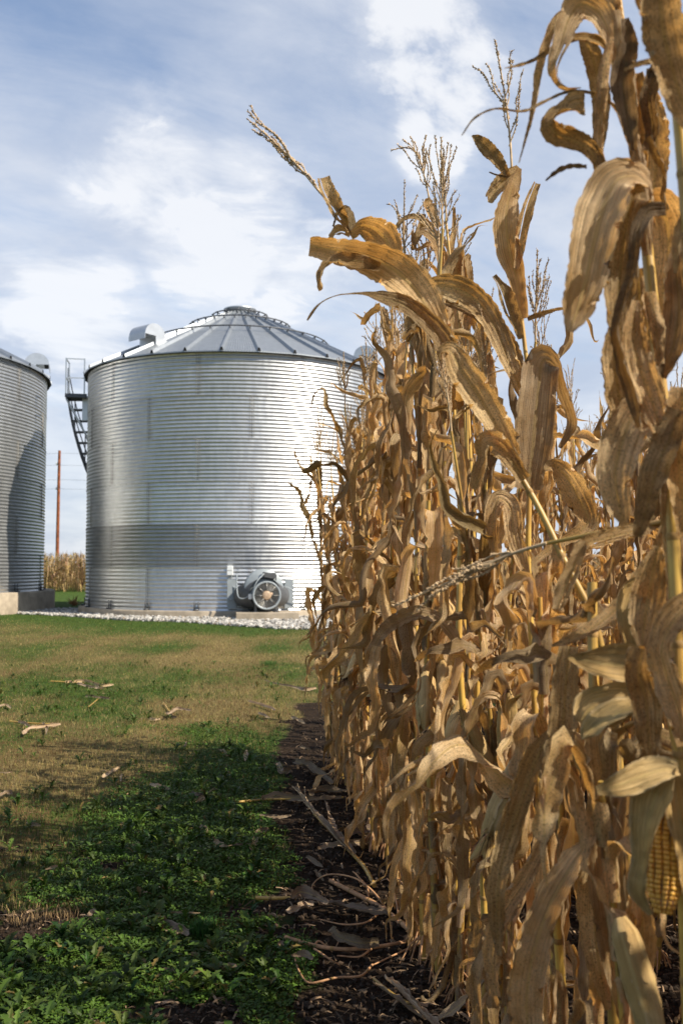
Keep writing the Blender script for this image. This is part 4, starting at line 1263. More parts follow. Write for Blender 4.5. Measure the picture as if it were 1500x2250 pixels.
# D: plant at the very corner
rt, bs = hero('dry corn plant filling the top right corner, one broad dark leaf hanging from it',
              [(1560, 1500, 1.27), (1530, 900, 1.28), (1510, 500, 1.3), (1480, 150, 1.32), (1450, -80, 1.34), (1440, -220, 1.35)], (.475, 1.22), .012, .008)
hero_leaf(rt, bs, D(1.28, [(1450, -110, 50), (1448, -20, 84), (1455, 60, 104), (1474, 140, 96), (1496, 215, 80), (1525, 290, 30)]), [.3, .1, -.1, .2], [.9, .7, .6], .003, 36)
hero_leaf(rt, bs, D(1.32, [(1480, 165, 16), (1455, 138, 18), (1410, 140, 16), (1372, 156, 10)]), [.8, 1.0], .7, .002, 18)
hero_leaf(rt, bs, D(1.33, [(1398, -20, 12), (1408, 10, 20), (1420, 35, 14), (1424, 50, 5)]), [.3, .6], .7, .002, 16)
hero_leaf(rt, bs, D(1.30, [(1510, 460, 20), (1495, 500, 28), (1486, 560, 20), (1484, 600, 8)]), [.2, .6], 1.0, .003, 18)

# I, J: the two tall plants whose tassels cluster above the row
rt, bs = hero('tall dry corn plant with a full nodding tassel, left of the lone tassel',
              [(1020, 1500, 3.7), (1012, 1200, 3.7), (1000, 950, 3.71), (990, 800, 3.72), (975, 660, 3.73), (962, 560, 3.74), (950, 480, 3.75), (944, 445, 3.75)], (.40, 3.68), .0125, .004)
tassel_mb(hr_, (0, 0, 0), np.array([at(*p) for p in ((945, 450, 3.75), (937, 410, 3.76), (927, 370, 3.77), (915, 335, 3.78), (893, 324, 3.78), (862, 329, 3.78))]) - bs, n=14, spread=.42, dense=1.2).build('tassel', M_TASSEL, rt)
hero_leaf(rt, bs, D(3.65, [(998, 790, 20), (996, 720, 36), (992, 640, 40), (978, 570, 40), (956, 525, 34), (930, 508, 24), (916, 514, 14)]), [.4, .3, .2, .6], [.9, .6, .5], .004, 40, (11, 30))
hero_leaf(rt, bs, D(3.68, [(966, 540, 14), (946, 505, 20), (918, 478, 16), (890, 480, 12), (868, 505, 8), (852, 540, 3)]), [.6, .8], .6, .003, 30)
hero_leaf(rt, bs, D(3.70, [(930, 470, 12), (925, 500, 20), (912, 530, 18), (906, 550, 8)]), [.2, .3], .8, .003, 24)
hero_leaf(rt, bs, D(3.70, [(964, 500, 14), (948, 470, 26), (940, 445, 24), (946, 437, 12)]), [.1, .5], .8, .003, 24)
hero_leaf(rt, bs, D(3.72, [(972, 620, 12), (985, 560, 18), (996, 505, 14), (997, 455, 8)]), [.3, .2], 1.2, .003, 24)
hero_leaf(rt, bs, D(3.66, [(975, 660, 14), (968, 600, 22), (972, 555, 22), (966, 620, 20), (958, 690, 14)]), [.3, .9, .5], .7, .003, 30)
hero_leaf(rt, bs, D(3.62, [(1000, 900, 20), (985, 800, 40), (992, 740, 44), (1012, 770, 40), (1020, 850, 32), (1012, 930, 12)]), [.2, .4, .1], [.7, .5], .006, 36)
hero_leaf(rt, bs, D(3.70, [(960, 560, 10), (945, 540, 14), (915, 548, 10), (906, 530, 10), (905, 508, 6)]), [.6, .9], .7, .003, 24)
rt, bs = hero('tall dry corn plant just right of the nodding tassel, with narrow upright leaves',
              [(1048, 1500, 3.45), (1040, 1200, 3.45), (1030, 950, 3.46), (1018, 780, 3.47), (1000, 640, 3.48), (985, 540, 3.49), (979, 480, 3.5)], (.425, 3.43), .0125, .004)
tassel_mb(hr_, (0, 0, 0), np.array([at(*p) for p in ((980, 490, 3.5), (978, 440, 3.5), (974, 390, 3.51), (967, 333, 3.52))]) - bs, n=8, spread=.30, dense=1.2).build('tassel', M_TASSEL, rt)
hero_leaf(rt, bs, D(3.42, [(1020, 760, 20), (1022, 690, 34), (1026, 620, 30), (1024, 570, 24), (1030, 558, 10)]), [.3, .1, .5], [1.0, .7], .003, 30)
hero_leaf(rt, bs, D(3.40, [(1014, 740, 14), (1030, 690, 24), (1052, 720, 28), (1076, 790, 24), (1086, 830, 10)]), [.3, .4], .7, .005, 30)
hero_leaf(rt, bs, D(3.43, [(1000, 640, 14), (1004, 580, 24), (1012, 545, 20), (1020, 600, 20), (1030, 650, 16), (1048, 690, 8)]), [.2, .8, .3], .7, .004, 30)
hero_leaf(rt, bs, D(3.40, [(1030, 900, 20), (1042, 820, 40), (1058, 790, 46), (1072, 850, 44), (1078, 940, 34), (1068, 1010, 14)]), [.1, .2, -.2], [.6, .5], .006, 36)
# E: broken top lying across the front row
rt, bs = hero('snapped corn top lying level across the front row, its tassel pointing left',
              [(1530, 1130, 1.66), (1440, 1150, 1.70), (1350, 1164, 1.75), (1270, 1180, 1.8), (1190, 1196, 1.85)], (0, 0), .006, .0035, 'broken_corn_top', 'corn plant', False)
tassel_mb(hr_, (0, 0, 0), np.array([at(*p) for p in ((1200, 1194, 1.84), (1130, 1215, 1.88), (1060, 1245, 1.9), (980, 1282, 1.92), (870, 1330, 1.95))]) - bs, n=9, spread=.16, dense=1.0).build('tassel', M_TASSEL, rt)
hero_leaf(rt, bs, D(1.70, [(1455, 1150, 16), (1400, 1165, 34), (1340, 1180, 40), (1290, 1194, 36), (1265, 1205, 18)]), [.5, .6, .4], [1.0, .8], .003, 28, (5, 14))
hero_leaf(rt, bs, D(1.68, [(1285, 1190, 20), (1268, 1225, 34), (1250, 1265, 38), (1232, 1310, 34), (1222, 1340, 22)]), [.3, .2, .1], [1.0, .6], .003, 26, (5, 12))
hero_leaf(rt, bs, D(1.64, [(1462, 1155, 20), (1440, 1215, 26), (1400, 1278, 32), (1345, 1345, 34), (1290, 1385, 28), (1240, 1410, 20), (1208, 1420, 5)]), [.3, .5, .3, .4], [1.0, .7, .8], .003, 40)

# F: plant with the pale arched leaf half way along the edge
rt, bs = hero('dry corn plant with one pale arched leaf bowing out to the left at waist height',
              [(1050, 1760, 2.95), (1022, 1610, 2.95), (1008, 1420, 2.95), (1010, 1250, 2.96), (1012, 1080, 2.97), (1000, 960, 2.98)], (.425, 2.95), .0125, .008)
hero_leaf(rt, bs, D(2.80, [(1012, 1432, 14), (990, 1392, 32), (955, 1358, 34), (912, 1348, 34), (872, 1362, 32), (838, 1392, 28), (818, 1435, 22), (812, 1490, 8)]), [.5, .4, .2, .2, .5], [.6, .5], .007, 40)
hero_leaf(rt, bs, D(2.78, [(828, 1420, 20), (818, 1480, 30), (826, 1545, 26), (815, 1610, 16)]), [.2, .5], .7, .006, 24)
hero_leaf(rt, bs, D(2.82, [(1015, 1640, 24), (1030, 1660, 40), (1040, 1740, 38), (1052, 1830, 28), (1060, 1900, 12)]), [.2, -.2, .3], .6, .007, 30)

# G: near plant low at the right: opened husks, hanging leaves and the bare ear
rt, bs = hero('dry corn plant at the right edge with opened husks and a bare yellow ear',
              [(1545, 2240, 1.62), (1528, 1950, 1.62), (1500, 1700, 1.62), (1468, 1520, 1.63), (1446, 1400, 1.63), (1446, 1300, 1.64)], (.595, 1.62), .013, .0105)
# bare ear with husk leaves peeled back
ea = empty('ear', (0, 0, 0)); ea.parent = rt
e0 = at(1462, 1760, 1.50) - bs; e1 = at(1456, 2008, 1.47) - bs
axv = unit(e1 - e0); Le = np.linalg.norm(e1 - e0)
u0 = unit(np.cross(axv, (0, 1.0, 0))); v0 = np.cross(axv, u0)
kb = MB()
rows_, cnt_ = 14, 23
gu, gv = np.meshgrid(np.linspace(0, 2 * np.pi, 9)[:-1], np.linspace(.06, 1, 4), indexing='xy')
for i in range(cnt_):
    tt = (i + .5) / cnt_
    R_e = .0245 * np.interp(tt, [0, .1, .5, .78, .92, 1], [.85, 1, .98, .82, .55, .28])
    for j in range(rows_):
        a = j * 2 * math.pi / rows_ + .05 * math.sin(i * .5 + j) + hr_.uniform(-.02, .02)
        rad = u0 * math.cos(a) + v0 * math.sin(a); tn_ = -u0 * math.sin(a) + v0 * math.cos(a)
        jk = hr_.uniform(.75, 1.15)
        c = e0 + axv * (tt * Le + hr_.uniform(-.0004, .0004))
        wv = R_e * math.pi / rows_ * .92; hv = Le / cnt_ * .47
        V = [c + rad * (R_e + hr_.uniform(-.0003, .0003) + .0005 + .0045 * f * jk) + tn_ * wv * sx * g + axv * hv * sy * g
             for f, g in ((0, 1.0), (.75, .88), (1.0, .5)) for sx, sy in ((-1, -1), (1, -1), (1, 1), (-1, 1))]
        idx = hr_.random()
        kb.add(V, [(0, 1, 5, 4), (1, 2, 6, 5), (2, 3, 7, 6), (3, 0, 4, 7), (4, 5, 9, 8), (5, 6, 10, 9), (6, 7, 11, 10), (7, 4, 8, 11), (8, 9, 10, 11)], 0, [(idx, q) for q in (0,) * 4 + (.6,) * 4 + (1,) * 4])
kb.tube(np.array([e0 + axv * Le * t for t in (-.02, .3, .9, 1.0)]), (.021, .0225, .018, .006), 16, 1)
kb.build('kernels', [M_KERNEL, M_ROOT], ea)
hero_leaf(ea, bs, D(1.44, [(1468, 1680, 60), (1440, 1740, 96), (1420, 1820, 76), (1412, 1890, 52), (1402, 1960, 40), (1430, 2010, 14)]), [.2, .35, .6, .5], [1.1, .8, .7], .002, 34, None, M_HUSK, 'husk', None, .04)
hero_leaf(ea, bs, D(1.46, [(1475, 1690, 40), (1488, 1760, 70), (1500, 1850, 60), (1505, 1930, 40), (1510, 1990, 10)]), [-.2, -.4, -.5], [1.0, .8], .002, 30, None, M_HUSK, 'husk', None, .04)
hero_leaf(ea, bs, D(1.53, [(1455, 1700, 60), (1445, 1800, 90), (1440, 1900, 70), (1450, 1960, 20)]), [.0, .1], [.8, .6], .002, 26, None, M_HUSK, 'husk', None, .04)
hero_leaf(ea, bs, D(1.43, [(1490, 1690, 30), (1460, 1690, 56), (1410, 1705, 66), (1360, 1725, 54), (1310, 1738, 18)]), [.4, .2, .0], [.7, .6], .002, 28, None, M_HUSK, 'husk', None, .04)
hero_leaf(rt, bs, D(1.55, [(1420, 1480, 50), (1380, 1462, 92), (1330, 1458, 86), (1290, 1452, 54), (1248, 1446, 8)]), [.1, .0, .1], [.9, .9], .002, 30, None, M_HUSK, 'husk', None, .04)
hero_leaf(rt, bs, D(1.54, [(1440, 1530, 30), (1395, 1540, 66), (1340, 1545, 96), (1295, 1560, 86), (1276, 1590, 44)]), [.3, .2, -.2, -.5], [.7, .6, .5], .003, 30, None, M_HUSK, 'husk', None, .04)
hero_leaf(rt, bs, D(1.52, [(1425, 1545, 30), (1370, 1560, 62), (1320, 1585, 66), (1290, 1610, 40), (1278, 1625, 10)]), [.8, .6, .9], [.6, .6], .003, 30, None, M_HUSK, 'husk', None, .04)
hero_leaf(rt, bs, D(1.50, [(1410, 1425, 56), (1402, 1475, 66), (1418, 1540, 64), (1424, 1620, 56), (1432, 1680, 24)]), [.7, .1, -.1, .1], [.5, .6], .007, 32)
hero_leaf(rt, bs, D(1.46, [(1520, 1320, 60), (1480, 1360, 70), (1452, 1420, 60), (1462, 1480, 70), (1490, 1560, 60), (1500, 1640, 30)]), [.3, .6, .2, -.1], [.6, .6], .008, 36)
hero_leaf(rt, bs, D(1.58, [(1445, 1200, 20), (1432, 1265, 70), (1420, 1330, 76), (1412, 1390, 56), (1410, 1420, 20)]), [.2, .0], [.6, .5], .003, 26)
hero_leaf(rt, bs, D(1.60, [(1440, 1290, 40), (1395, 1300, 60), (1378, 1350, 50), (1390, 1420, 36)]), [.4, .1, .2], [1.0, .8], .003, 24, None, M_HUSK, 'husk', None, .04)

# H: two plants low at the right whose long leaves hang to the ground
rt, bs = hero('dry corn plant with long ribbed leaves drooping to the ground at the lower right',
              [(1345, 2150, 1.9), (1330, 1900, 1.9), (1310, 1650, 1.92), (1302, 1450, 1.95), (1300, 1280, 1.97)], (.51, 1.9), .0125, .010)
hero_leaf(rt, bs, D(1.80, [(1330, 1560, 30), (1318, 1620, 66), (1330, 1720, 74), (1326, 1830, 80), (1312, 1940, 82), (1306, 2040, 70), (1318, 2140, 44), (1334, 2220, 14)]), [.1, .0, .2, -.1], [.7, .5, .6], .006, 44)
hero_leaf(rt, bs, D(1.82, [(1250, 1420, 40), (1242, 1500, 58), (1236, 1590, 62), (1222, 1680, 60), (1205, 1760, 46), (1196, 1820, 16)]), [.2, .0, .2], [.6, .5], .006, 36)
hero_leaf(rt, bs, D(1.78, [(1370, 1700, 30), (1352, 1760, 70), (1335, 1860, 90), (1345, 1980, 94), (1358, 2090, 80), (1372, 2200, 50), (1380, 2280, 20)]), [.2, .1, -.1, .1], [.6, .5], .006, 42)
hero_leaf(rt, bs, D(1.84, [(1215, 1600, 20), (1180, 1660, 50), (1150, 1740, 56), (1120, 1830, 54), (1096, 1920, 46), (1090, 2010, 40), (1096, 2100, 16)]), [.5, .3, .2, .4], [.7, .6], .007, 42)
hero_leaf(rt, bs, D(1.86, [(1235, 1660, 14), (1222, 1760, 16), (1196, 1850, 30), (1150, 1940, 44), (1100, 2020, 46), (1080, 2110, 40), (1090, 2190, 20)]), [.6, .5, .3], [1.0, .7], .005, 40)
hero_leaf(rt, bs, D(1.75, [(1290, 1850, 24), (1255, 1900, 60), (1205, 1990, 72), (1170, 2100, 76), (1155, 2210, 80), (1170, 2320, 60)]), [.4, .2, .0], [.6, .5], .006, 40)
hero_leaf(rt, bs, D(1.70, [(1400, 1950, 40), (1410, 2050, 70), (1396, 2160, 66), (1405, 2280, 40)]), [.2, -.1], [.6, .6], .006, 30)

# ---- fallen stems, roots and leaves on the soil and the lawn
def on_g(px, py, h=.02):
    p = on_ground(px, py, h)
    return p


def lying(pts, h=.02):
    Q = []
    for i, p in enumerate(pts):
        q = on_ground(p[0], p[1], p[3] if len(p) > 3 else h)
        Q.append([*q, p[2] * .5 * q[1] / F_PX])
    return np.array(Q)


def fallen_leaf(pts, label, roll=.3, curl=.8, h=.025, mat=None, n=30, split=None, cat='fallen leaf', name='fallen_corn_leaf', parent=None, base=None):
    Q = spline(lying(pts, h), n)
    if base is None: base = np.array((Q[n // 2, 0], Q[n // 2, 1], 0.0))
    P = Q[:, :3] - base
    Nf = np.tile(np.array((0.15, -.65, .75)), (n, 1))
    rl = np.full(n, float(roll)) + walk(hr_, n, -.5, .5, 5)
    mb = MB()
    blade(mb, P, np.maximum(Q[:, 3], .001) * np.where(Q[:, 3] > .02, .72, 1.05), np.full(n, curl) + walk(hr_, n, -.4, .6, 4), rl, None, hr_, .004, .2, 8, split, 0, unit(Nf))
    if parent is not None: return mb.build('leaf', mat or M_LITTER, parent)
    o = mb.build(name, mat or M_LITTER, None, base)
    return tag(o, label, cat)


def fallen_stem(pts, label, r, leaves=(), roots=(), mat=None, h=.02, name='fallen_corn_stalk', cat='fallen stalk', tassel=None):
    Q = spline(lying([(p[0], p[1], 1, *p[2:]) for p in pts], h), 30)
    base = np.array((Q[15, 0], Q[15, 1], 0.0))
    root = empty(name, base, label, cat)
    P = Q[:, :3] - base
    L = np.linalg.norm(np.diff(P, axis=0), axis=1).sum()
    stalk_mb(P, r, r * .75, np.arange(.06, L, .14), hr_).build('stalk', [mat or M_STALK, M_NODE], root)
    for l in leaves: fallen_leaf(l[0], None, l[1], l[2], l[3] if len(l) > 3 else .03, parent=root, base=base)
    for q in roots:
        R_ = spline(lying([(p[0], p[1], 1, *p[2:]) for p in q], .02), 24)[:, :3] - base
        mb = MB(); mb.tube(R_, np.linspace(.0045, .0025, 24), 6)
        mb.build('root', M_ROOT, root)
    if tassel is not None:
        T_ = np.array([on_ground(p[0], p[1], p[2]) for p in tassel]) - base
        tassel_mb(hr_, (0, 0, 0), T_, n=6, spread=.2, dense=.7).build('tassel', M_TASSEL, root)
    return root


fallen_stem([(525, 1762), (580, 1757), (650, 1755), (755, 1752)], 'thin tan corn stem lying flat from the lawn to the foot of the corn', .007,
            [([(575, 1755, 10), (605, 1748, 26), (640, 1752, 24), (700, 1755, 16), (750, 1752, 8)], .4, .9)])
fallen_stem([(822, 1946), (800, 1905), (770, 1872), (730, 1830), (690, 1788)], 'snapped corn top with a yellow cut end, lying aslant on the soil', .0095,
            [([(775, 1875, 30), (745, 1845, 40), (712, 1808, 30), (680, 1770, 16), (650, 1730, 5)], .3, .9, .05), ([(770, 1868, 14), (735, 1822, 26), (722, 1790, 22), (715, 1762, 8)], .7, .7, .07)],
            tassel=[(690, 1788, .04), (670, 1760, .05), (655, 1740, .06), (642, 1728, .06)])
fallen_stem([(938, 2070), (890, 2035), (830, 1990), (770, 1958), (725, 1935)], 'reddish uprooted corn stalk base with long bent roots', .0115,
            [([(860, 2010, 20), (800, 2000, 44), (745, 1988, 40), (690, 1972, 18)], .4, .7, .05)],
            [[(852, 2002), (820, 1960, .06), (780, 1930, .09), (720, 1922, .08), (690, 1940, .03), (682, 1960, .01)], [(905, 2040), (902, 1990, .06), (890, 1950, .10), (872, 1928, .11)],
             [(874, 2030), (872, 1990, .05), (862, 1950, .08), (850, 1930, .03)], [(840, 2000), (800, 2028, .03), (760, 2032, .02), (700, 2020, .01)],
             [(810, 1975), (806, 1950, .06), (790, 1930, .08), (775, 1915, .02)], [(938, 2070), (932, 2040, .03), (900, 2025, .02)], [(935, 2075), (965, 2095, .02), (985, 2110, .0)], [(930, 2075), (955, 2110, .02), (950, 2125, .0)]], M_ROOT)
fallen_stem([(627, 2060), (700, 2080), (760, 2086), (830, 2080), (915, 2064)], 'reddish curved corn stem lying just in front of the uprooted stalk', .008,
            [([(725, 2040, 16), (745, 2058, 34), (790, 2072, 40), (832, 2070, 26)], .3, .6, .05)],
            [[(815, 2085), (790, 2102, .01), (740, 2100, .01)], [(690, 2078), (700, 2068, .03), (730, 2092, .0)], [(930, 2070), (880, 2092, .02), (820, 2120, .01)], [(690, 2085), (725, 2108, .02), (745, 2120, .0)]], M_ROOT)
fallen_stem([(562, 1973), (600, 1974), (645, 1972)], 'short straw-coloured stem end with a broad curled leaf at the soil edge', .008,
            [([(640, 1974, 16), (660, 1960, 44), (690, 1968, 36), (720, 1985, 14)], .2, .9, .06), ([(690, 1980, 10), (660, 1995, 36), (632, 2005, 24)], .3, .6, .05)])
fallen_stem([(818, 2120), (790, 2145), (740, 2148), (680, 2160), (660, 2140), (648, 2108)], 'thin hooked brown root lying alone on dark soil', .0042, mat=M_ROOT, name='fallen_root', cat='root')
fallen_stem([(1000, 2300), (930, 2225), (870, 2190), (820, 2150)], 'limp dry corn top trailing towards the viewer over dark soil', .006,
            [([(960, 2260, 24), (905, 2205, 40), (860, 2160, 30), (845, 2150, 10)], .4, 1.1, .05), ([(930, 2240, 24), (870, 2195, 26), (820, 2160, 12)], .6, 1.0, .04)])
fallen_leaf([(1120, 2080, 14, .30), (1060, 2160, 20, .18), (1000, 2215, 26, .08), (950, 2250, 20, .04)], 'long pale strap leaf curving from the corn down to the soil at the bottom edge', .6, .8)
fallen_leaf([(610, 1675, 14), (622, 1695, 24), (640, 1690, 16)], 'small folded pale leaf on the soil edge left of a rolled leaf', .2, .8, .03)
fallen_leaf([(648, 1672, 22), (670, 1680, 34), (700, 1700, 34), (730, 1722, 20)], 'pale rolled leaf on dark soil below the corn edge', .3, 1.1, .05)
fallen_leaf([(760, 1740, 12), (720, 1735, 30), (690, 1742, 26), (682, 1750, 8)], 'broad pale leaf tip resting on soil beside the corn foot', .2, .7, .04)
fallen_leaf([(697, 1865, 8), (740, 1855, 20), (800, 1850, 26), (840, 1842, 12)], 'flat grey-tan leaf strip under the snapped corn top', .1, .5, .03)
fallen_leaf([(765, 1830, 12), (800, 1822, 30), (850, 1820, 22)], 'stubby pale leaf end at the corn foot above the grey strip', .1, .6, .04)
fallen_leaf([(570, 1790, 4), (610, 1795, 10), (640, 1792, 4)], 'tiny pale leaf scrap beside the long flat stem', .1, .5, .02)
# on the lawn
fallen_stem([(112, 1497), (150, 1499), (185, 1503)], 'dry corn leaf bundle with straw stem, farthest of those on the lawn', .008, [([(145, 1500, 14), (185, 1497, 14), (225, 1506, 10), (250, 1504, 3)], .3, 1.0, .03), ([(170, 1502, 9), (205, 1510, 9), (228, 1513, 3)], .3, .8, .02)], name='fallen_corn_leaf_bundle', cat='fallen leaf')
fallen_stem([(195, 1553), (205, 1545), (220, 1532)], 'small forked dry leaf on the lawn nearer than the farthest bundle', .006, [([(188, 1530, 5), (212, 1532, 9), (240, 1535, 5)], .2, .8, .03)], name='fallen_corn_leaf_bundle', cat='fallen leaf')
fallen_stem([(360, 1545), (372, 1562), (386, 1576)], 'twisted pale dry leaf cluster in the middle of the lawn', .006, [([(370, 1570, 12), (392, 1558, 14), (418, 1562, 6)], .3, 1.0, .05), ([(365, 1565, 9), (378, 1575, 12), (388, 1577, 6)], .2, .7, .03), ([(328, 1578, 6), (342, 1582, 8), (352, 1580, 3)], .2, .7, .02)], name='fallen_corn_leaf_bundle', cat='fallen leaf')
fallen_stem([(22, 1585), (55, 1588), (130, 1592)], 'large dry leaf bundle at the left edge of the lawn', .007, [([(50, 1612, 9), (70, 1600, 13), (100, 1595, 12), (134, 1592, 6)], .3, 1.0, .04), ([(40, 1585, 10), (56, 1590, 14), (64, 1598, 6)], .3, .8, .04), ([(95, 1588, 5), (103, 1600, 8), (103, 1615, 3)], .4, .8, .03)], name='fallen_corn_leaf_bundle', cat='fallen leaf')
for pts, lab in (
    ([(0, 1552, 8), (12, 1549, 12), (24, 1556, 4)], 'dry leaf cut off by the left edge of the lawn, beyond the large bundle'),
    ([(0, 1697, 3), (16, 1698, 4), (28, 1697, 2)], 'thin straw at the left edge of the lawn'),
    ([(225, 1708, 14), (245, 1696, 14), (264, 1686, 5)], 'pale folded leaf stub standing out of brown grass'),
    ([(410, 1630, 3), (408, 1638, 8), (404, 1643, 2)], 'tiny pale leaf scrap on brown grass above the clover strip'),
    ([(480, 1646, 4), (490, 1652, 12), (498, 1655, 4)], 'small pale leaf lying on the clover strip, left one of two'),
    ([(538, 1672, 3), (540, 1658, 12), (542, 1648, 3)], 'small upright brown leaf on the clover strip'),
    ([(582, 1495, 3), (605, 1502, 5), (640, 1508, 6), (672, 1515, 16), (695, 1512, 8)], 'straw and leaf lying by the far soil edge'),
    ([(545, 1540, 6), (570, 1548, 12), (595, 1556, 14), (605, 1560, 5)], 'twisted pale leaf on grass by the far soil edge'),
    ([(568, 1566, 4), (580, 1572, 8), (593, 1578, 3)], 'short pale leaf scrap nearer than the twisted leaf'),
    ([(330, 1722, 5), (352, 1728, 11), (374, 1734, 4)], 'yellowish leaf strip among weeds in the middle of the lawn'),
    ([(265, 1716, 3), (266, 1708, 7), (268, 1700, 2)], 'tiny upright leaf scrap right of the folded leaf stub'),
    ([(0, 1748, 6), (14, 1742, 16), (28, 1740, 8)], 'pinkish brown leaf at the left edge among green weeds'),
    ([(420, 1742, 6), (435, 1746, 10), (448, 1744, 4)], 'pale scrap of leaf among weeds below the yellowish strip'),
    ([(430, 1762, 3), (440, 1756, 13), (450, 1748, 4)], 'brown leaf scrap standing among weeds'),
    ([(355, 2020, 14), (380, 2042, 44), (400, 2046, 34), (412, 2056, 12)], 'broad pale speckled leaf piece beside the grass tuft'),
    ([(358, 1955, 4), (364, 1948, 20), (372, 1952, 6)], 'small pointed brown leaf in dark green weeds'),
    ([(552, 1868, 14), (556, 1855, 16), (562, 1842, 12)], 'short pale straw stub tilted in the weeds'),
    ([(470, 1848, 6), (485, 1856, 16), (500, 1862, 5)], 'curled grey leaf left of the tilted stub'),
    ([(502, 1858, 3), (525, 1856, 6), (548, 1854, 3)], 'thin straw joined to the tilted stub'),
    ([(375, 1886, 4), (400, 1888, 7), (430, 1892, 3)], 'yellow straw lying level in the weeds'),
    ([(370, 2005, 4), (405, 2005, 6), (440, 2006, 3)], 'orange straw lying level above the speckled leaf piece'),
    ([(537, 1912, 5), (555, 1918, 12), (572, 1926, 5)], 'grey leaf strip in weeds left of the soil'),
    ([(560, 1828, 4), (576, 1824, 12), (590, 1820, 4)], 'brown leaf strip in weeds at the soil edge'),
    ([(440, 1815, 8), (450, 1822, 12), (456, 1828, 5)], 'brown pointed leaf at the edge of the clover'),
    ([(195, 2012, 12), (205, 2004, 14), (214, 2006, 5)], 'pale crumpled leaf at the end of the dry grass patch'),
    ([(210, 2020, 8), (228, 2024, 14), (240, 2020, 5)], 'white-tan curled leaf below the crumpled one'),
    ([(352, 2130, 5), (372, 2132, 16), (390, 2140, 6)], 'grey-tan leaf scrap in dark weeds'),
    ([(70, 2100, 5), (88, 2106, 10), (105, 2112, 4)], 'thin leaf scrap on dark ground at the left'),
    ([(28, 2236, 5), (60, 2220, 7), (92, 2200, 3)], 'long brown straw at the lower left'),
    ([(200, 2240, 4), (215, 2244, 9), (230, 2250, 4)], 'short pale straw at the bottom edge'),
    ([(500, 2118, 8), (515, 2128, 16), (520, 2136, 5)], 'dark folded leaf on weeds left of the hooked root'),
    ([(640, 2100, 6), (665, 2096, 18), (688, 2106, 8)], 'pinkish grey leaf on soil above the hooked root'),
    ([(610, 2080, 6), (618, 2074, 14), (626, 2078, 5)], 'small brown leaf at the tip of the curved stem'),
    ([(672, 1882, 6), (690, 1892, 14), (708, 1906, 5)], 'pale split leaf strip on black soil'),
    ([(690, 1912, 8), (700, 1922, 12), (710, 1936, 5)], 'pale stub lying by the uprooted stalk'),
    ([(640, 1575, 6), (655, 1582, 12), (668, 1590, 5)], 'leaf scrap on the far soil by the corn foot'),
    ([(660, 1640, 5), (672, 1646, 12), (684, 1648, 4)], 'small pale scrap on soil above the rolled leaf'),
    ([(100, 1910, 4), (118, 1906, 8), (136, 1900, 3)], 'thin straw in weeds left of the dry grass patch'),
    ([(285, 1862, 4), (300, 1856, 7), (318, 1850, 3)], 'brown straw in weeds near the middle of the lawn'),
    ([(60, 1806, 5), (74, 1812, 10), (90, 1814, 4)], 'pale leaf scrap half hidden in weeds at the left')):
    fallen_leaf(pts, lab, hr_.uniform(.0, .5), hr_.uniform(.5, 1.0), .028, None, 16)

# ------------------------------------------------------------------ grass, weeds and chaff (nobody could count them)
def scatter(n, y0, y1, pw, xl=1.2, xr=.6, seed=1):
    """points over the visible lawn, denser near the viewer"""
    r = np.random.default_rng(seed)
    t = r.random(n)
    yy = (y0 ** (1 - pw) + t * (y1 ** (1 - pw) - y0 ** (1 - pw))) ** (1 / (1 - pw))
    xx = r.uniform(0, 1, n) * (.40 * yy + xl + xr) - (.40 * yy + xl)
    return xx, yy, r


def blades_mesh(name, xx, yy, r, hgt, wid, colr, bend=.5):
    n = len(xx)
    zz = ground_z(xx, yy) - .004
    a = r.uniform(0, 6.28, n); ln = r.uniform(0, bend, n) * hgt; b = r.uniform(0, 6.28, n)
    w_ = np.stack([np.cos(a), np.sin(a), np.zeros(n)], 1) * wid[:, None] * .5
    p = np.stack([xx, yy, zz], 1)
    m_ = p + np.stack([np.cos(b) * ln * .35, np.sin(b) * ln * .35, hgt * .6], 1)
    t_ = p + np.stack([np.cos(b) * ln, np.sin(b) * ln, hgt * np.sqrt(np.maximum(.1, 1 - (ln / hgt) ** 2 * .7))], 1)
    V = np.stack([p - w_, p + w_, m_ + w_ * .75, m_ - w_ * .75, t_], 1).reshape(-1, 3)
    i = 5 * np.arange(n)[:, None]
    mb = MB()
    mb.add(V, np.concatenate([i + np.array([[0, 1, 2, 3]])]), 0, None, np.repeat(colr, 5, 0))
    mb.F.append((i + np.array([[3, 2, 4]]))); mb.M.append(np.zeros(n, int))
    return mb.build(name, M_BLADE, smooth=False, colors=True)


xx, yy, r = scatter(300000, 2.4, 30, 1.45, seed=3)
g = green_amount(xx, yy); s_ = soil_amount(xx, yy)
ok = (s_ < r.uniform(.1, .6, len(xx))) & (yy < gravel_edge(xx) - .05 + r.normal(0, .08, len(xx)))
gn = g + r.normal(0, .24, len(xx)) + .8 * (vnoise(xx * 8, yy * 6, 51, 2) - .5)
isg = gn > .56
ok &= ~((yy < 9) & isg & (r.random(len(xx)) < .25))
xx, yy, isg, g = xx[ok], yy[ok], isg[ok], g[ok]
n = len(xx)
far = np.interp(yy, [2.5, 6, 12, 25], [1, 1.15, 1.6, 2.6])
hgt = r.uniform(.014, .040, n) * np.where(isg, 1.2, 1.0) * np.interp(far, [1, 2.6], [1, 1.25])
wid = r.uniform(.0016, .0034, n) * far
dryc = np.array((.375, .29, .115)) * r.uniform(.5, 1.25, (n, 1)) + r.normal(0, .015, (n, 3))
brn = np.array((.18, .115, .05)) * r.uniform(.6, 1.2, (n, 1))
dryc = np.where((vnoise(xx * 1.7, yy * 1.3, 71, 3) - .16 * sstep(7, 4.5, yy) + r.normal(0, .15, n) < .45)[:, None], brn, dryc)
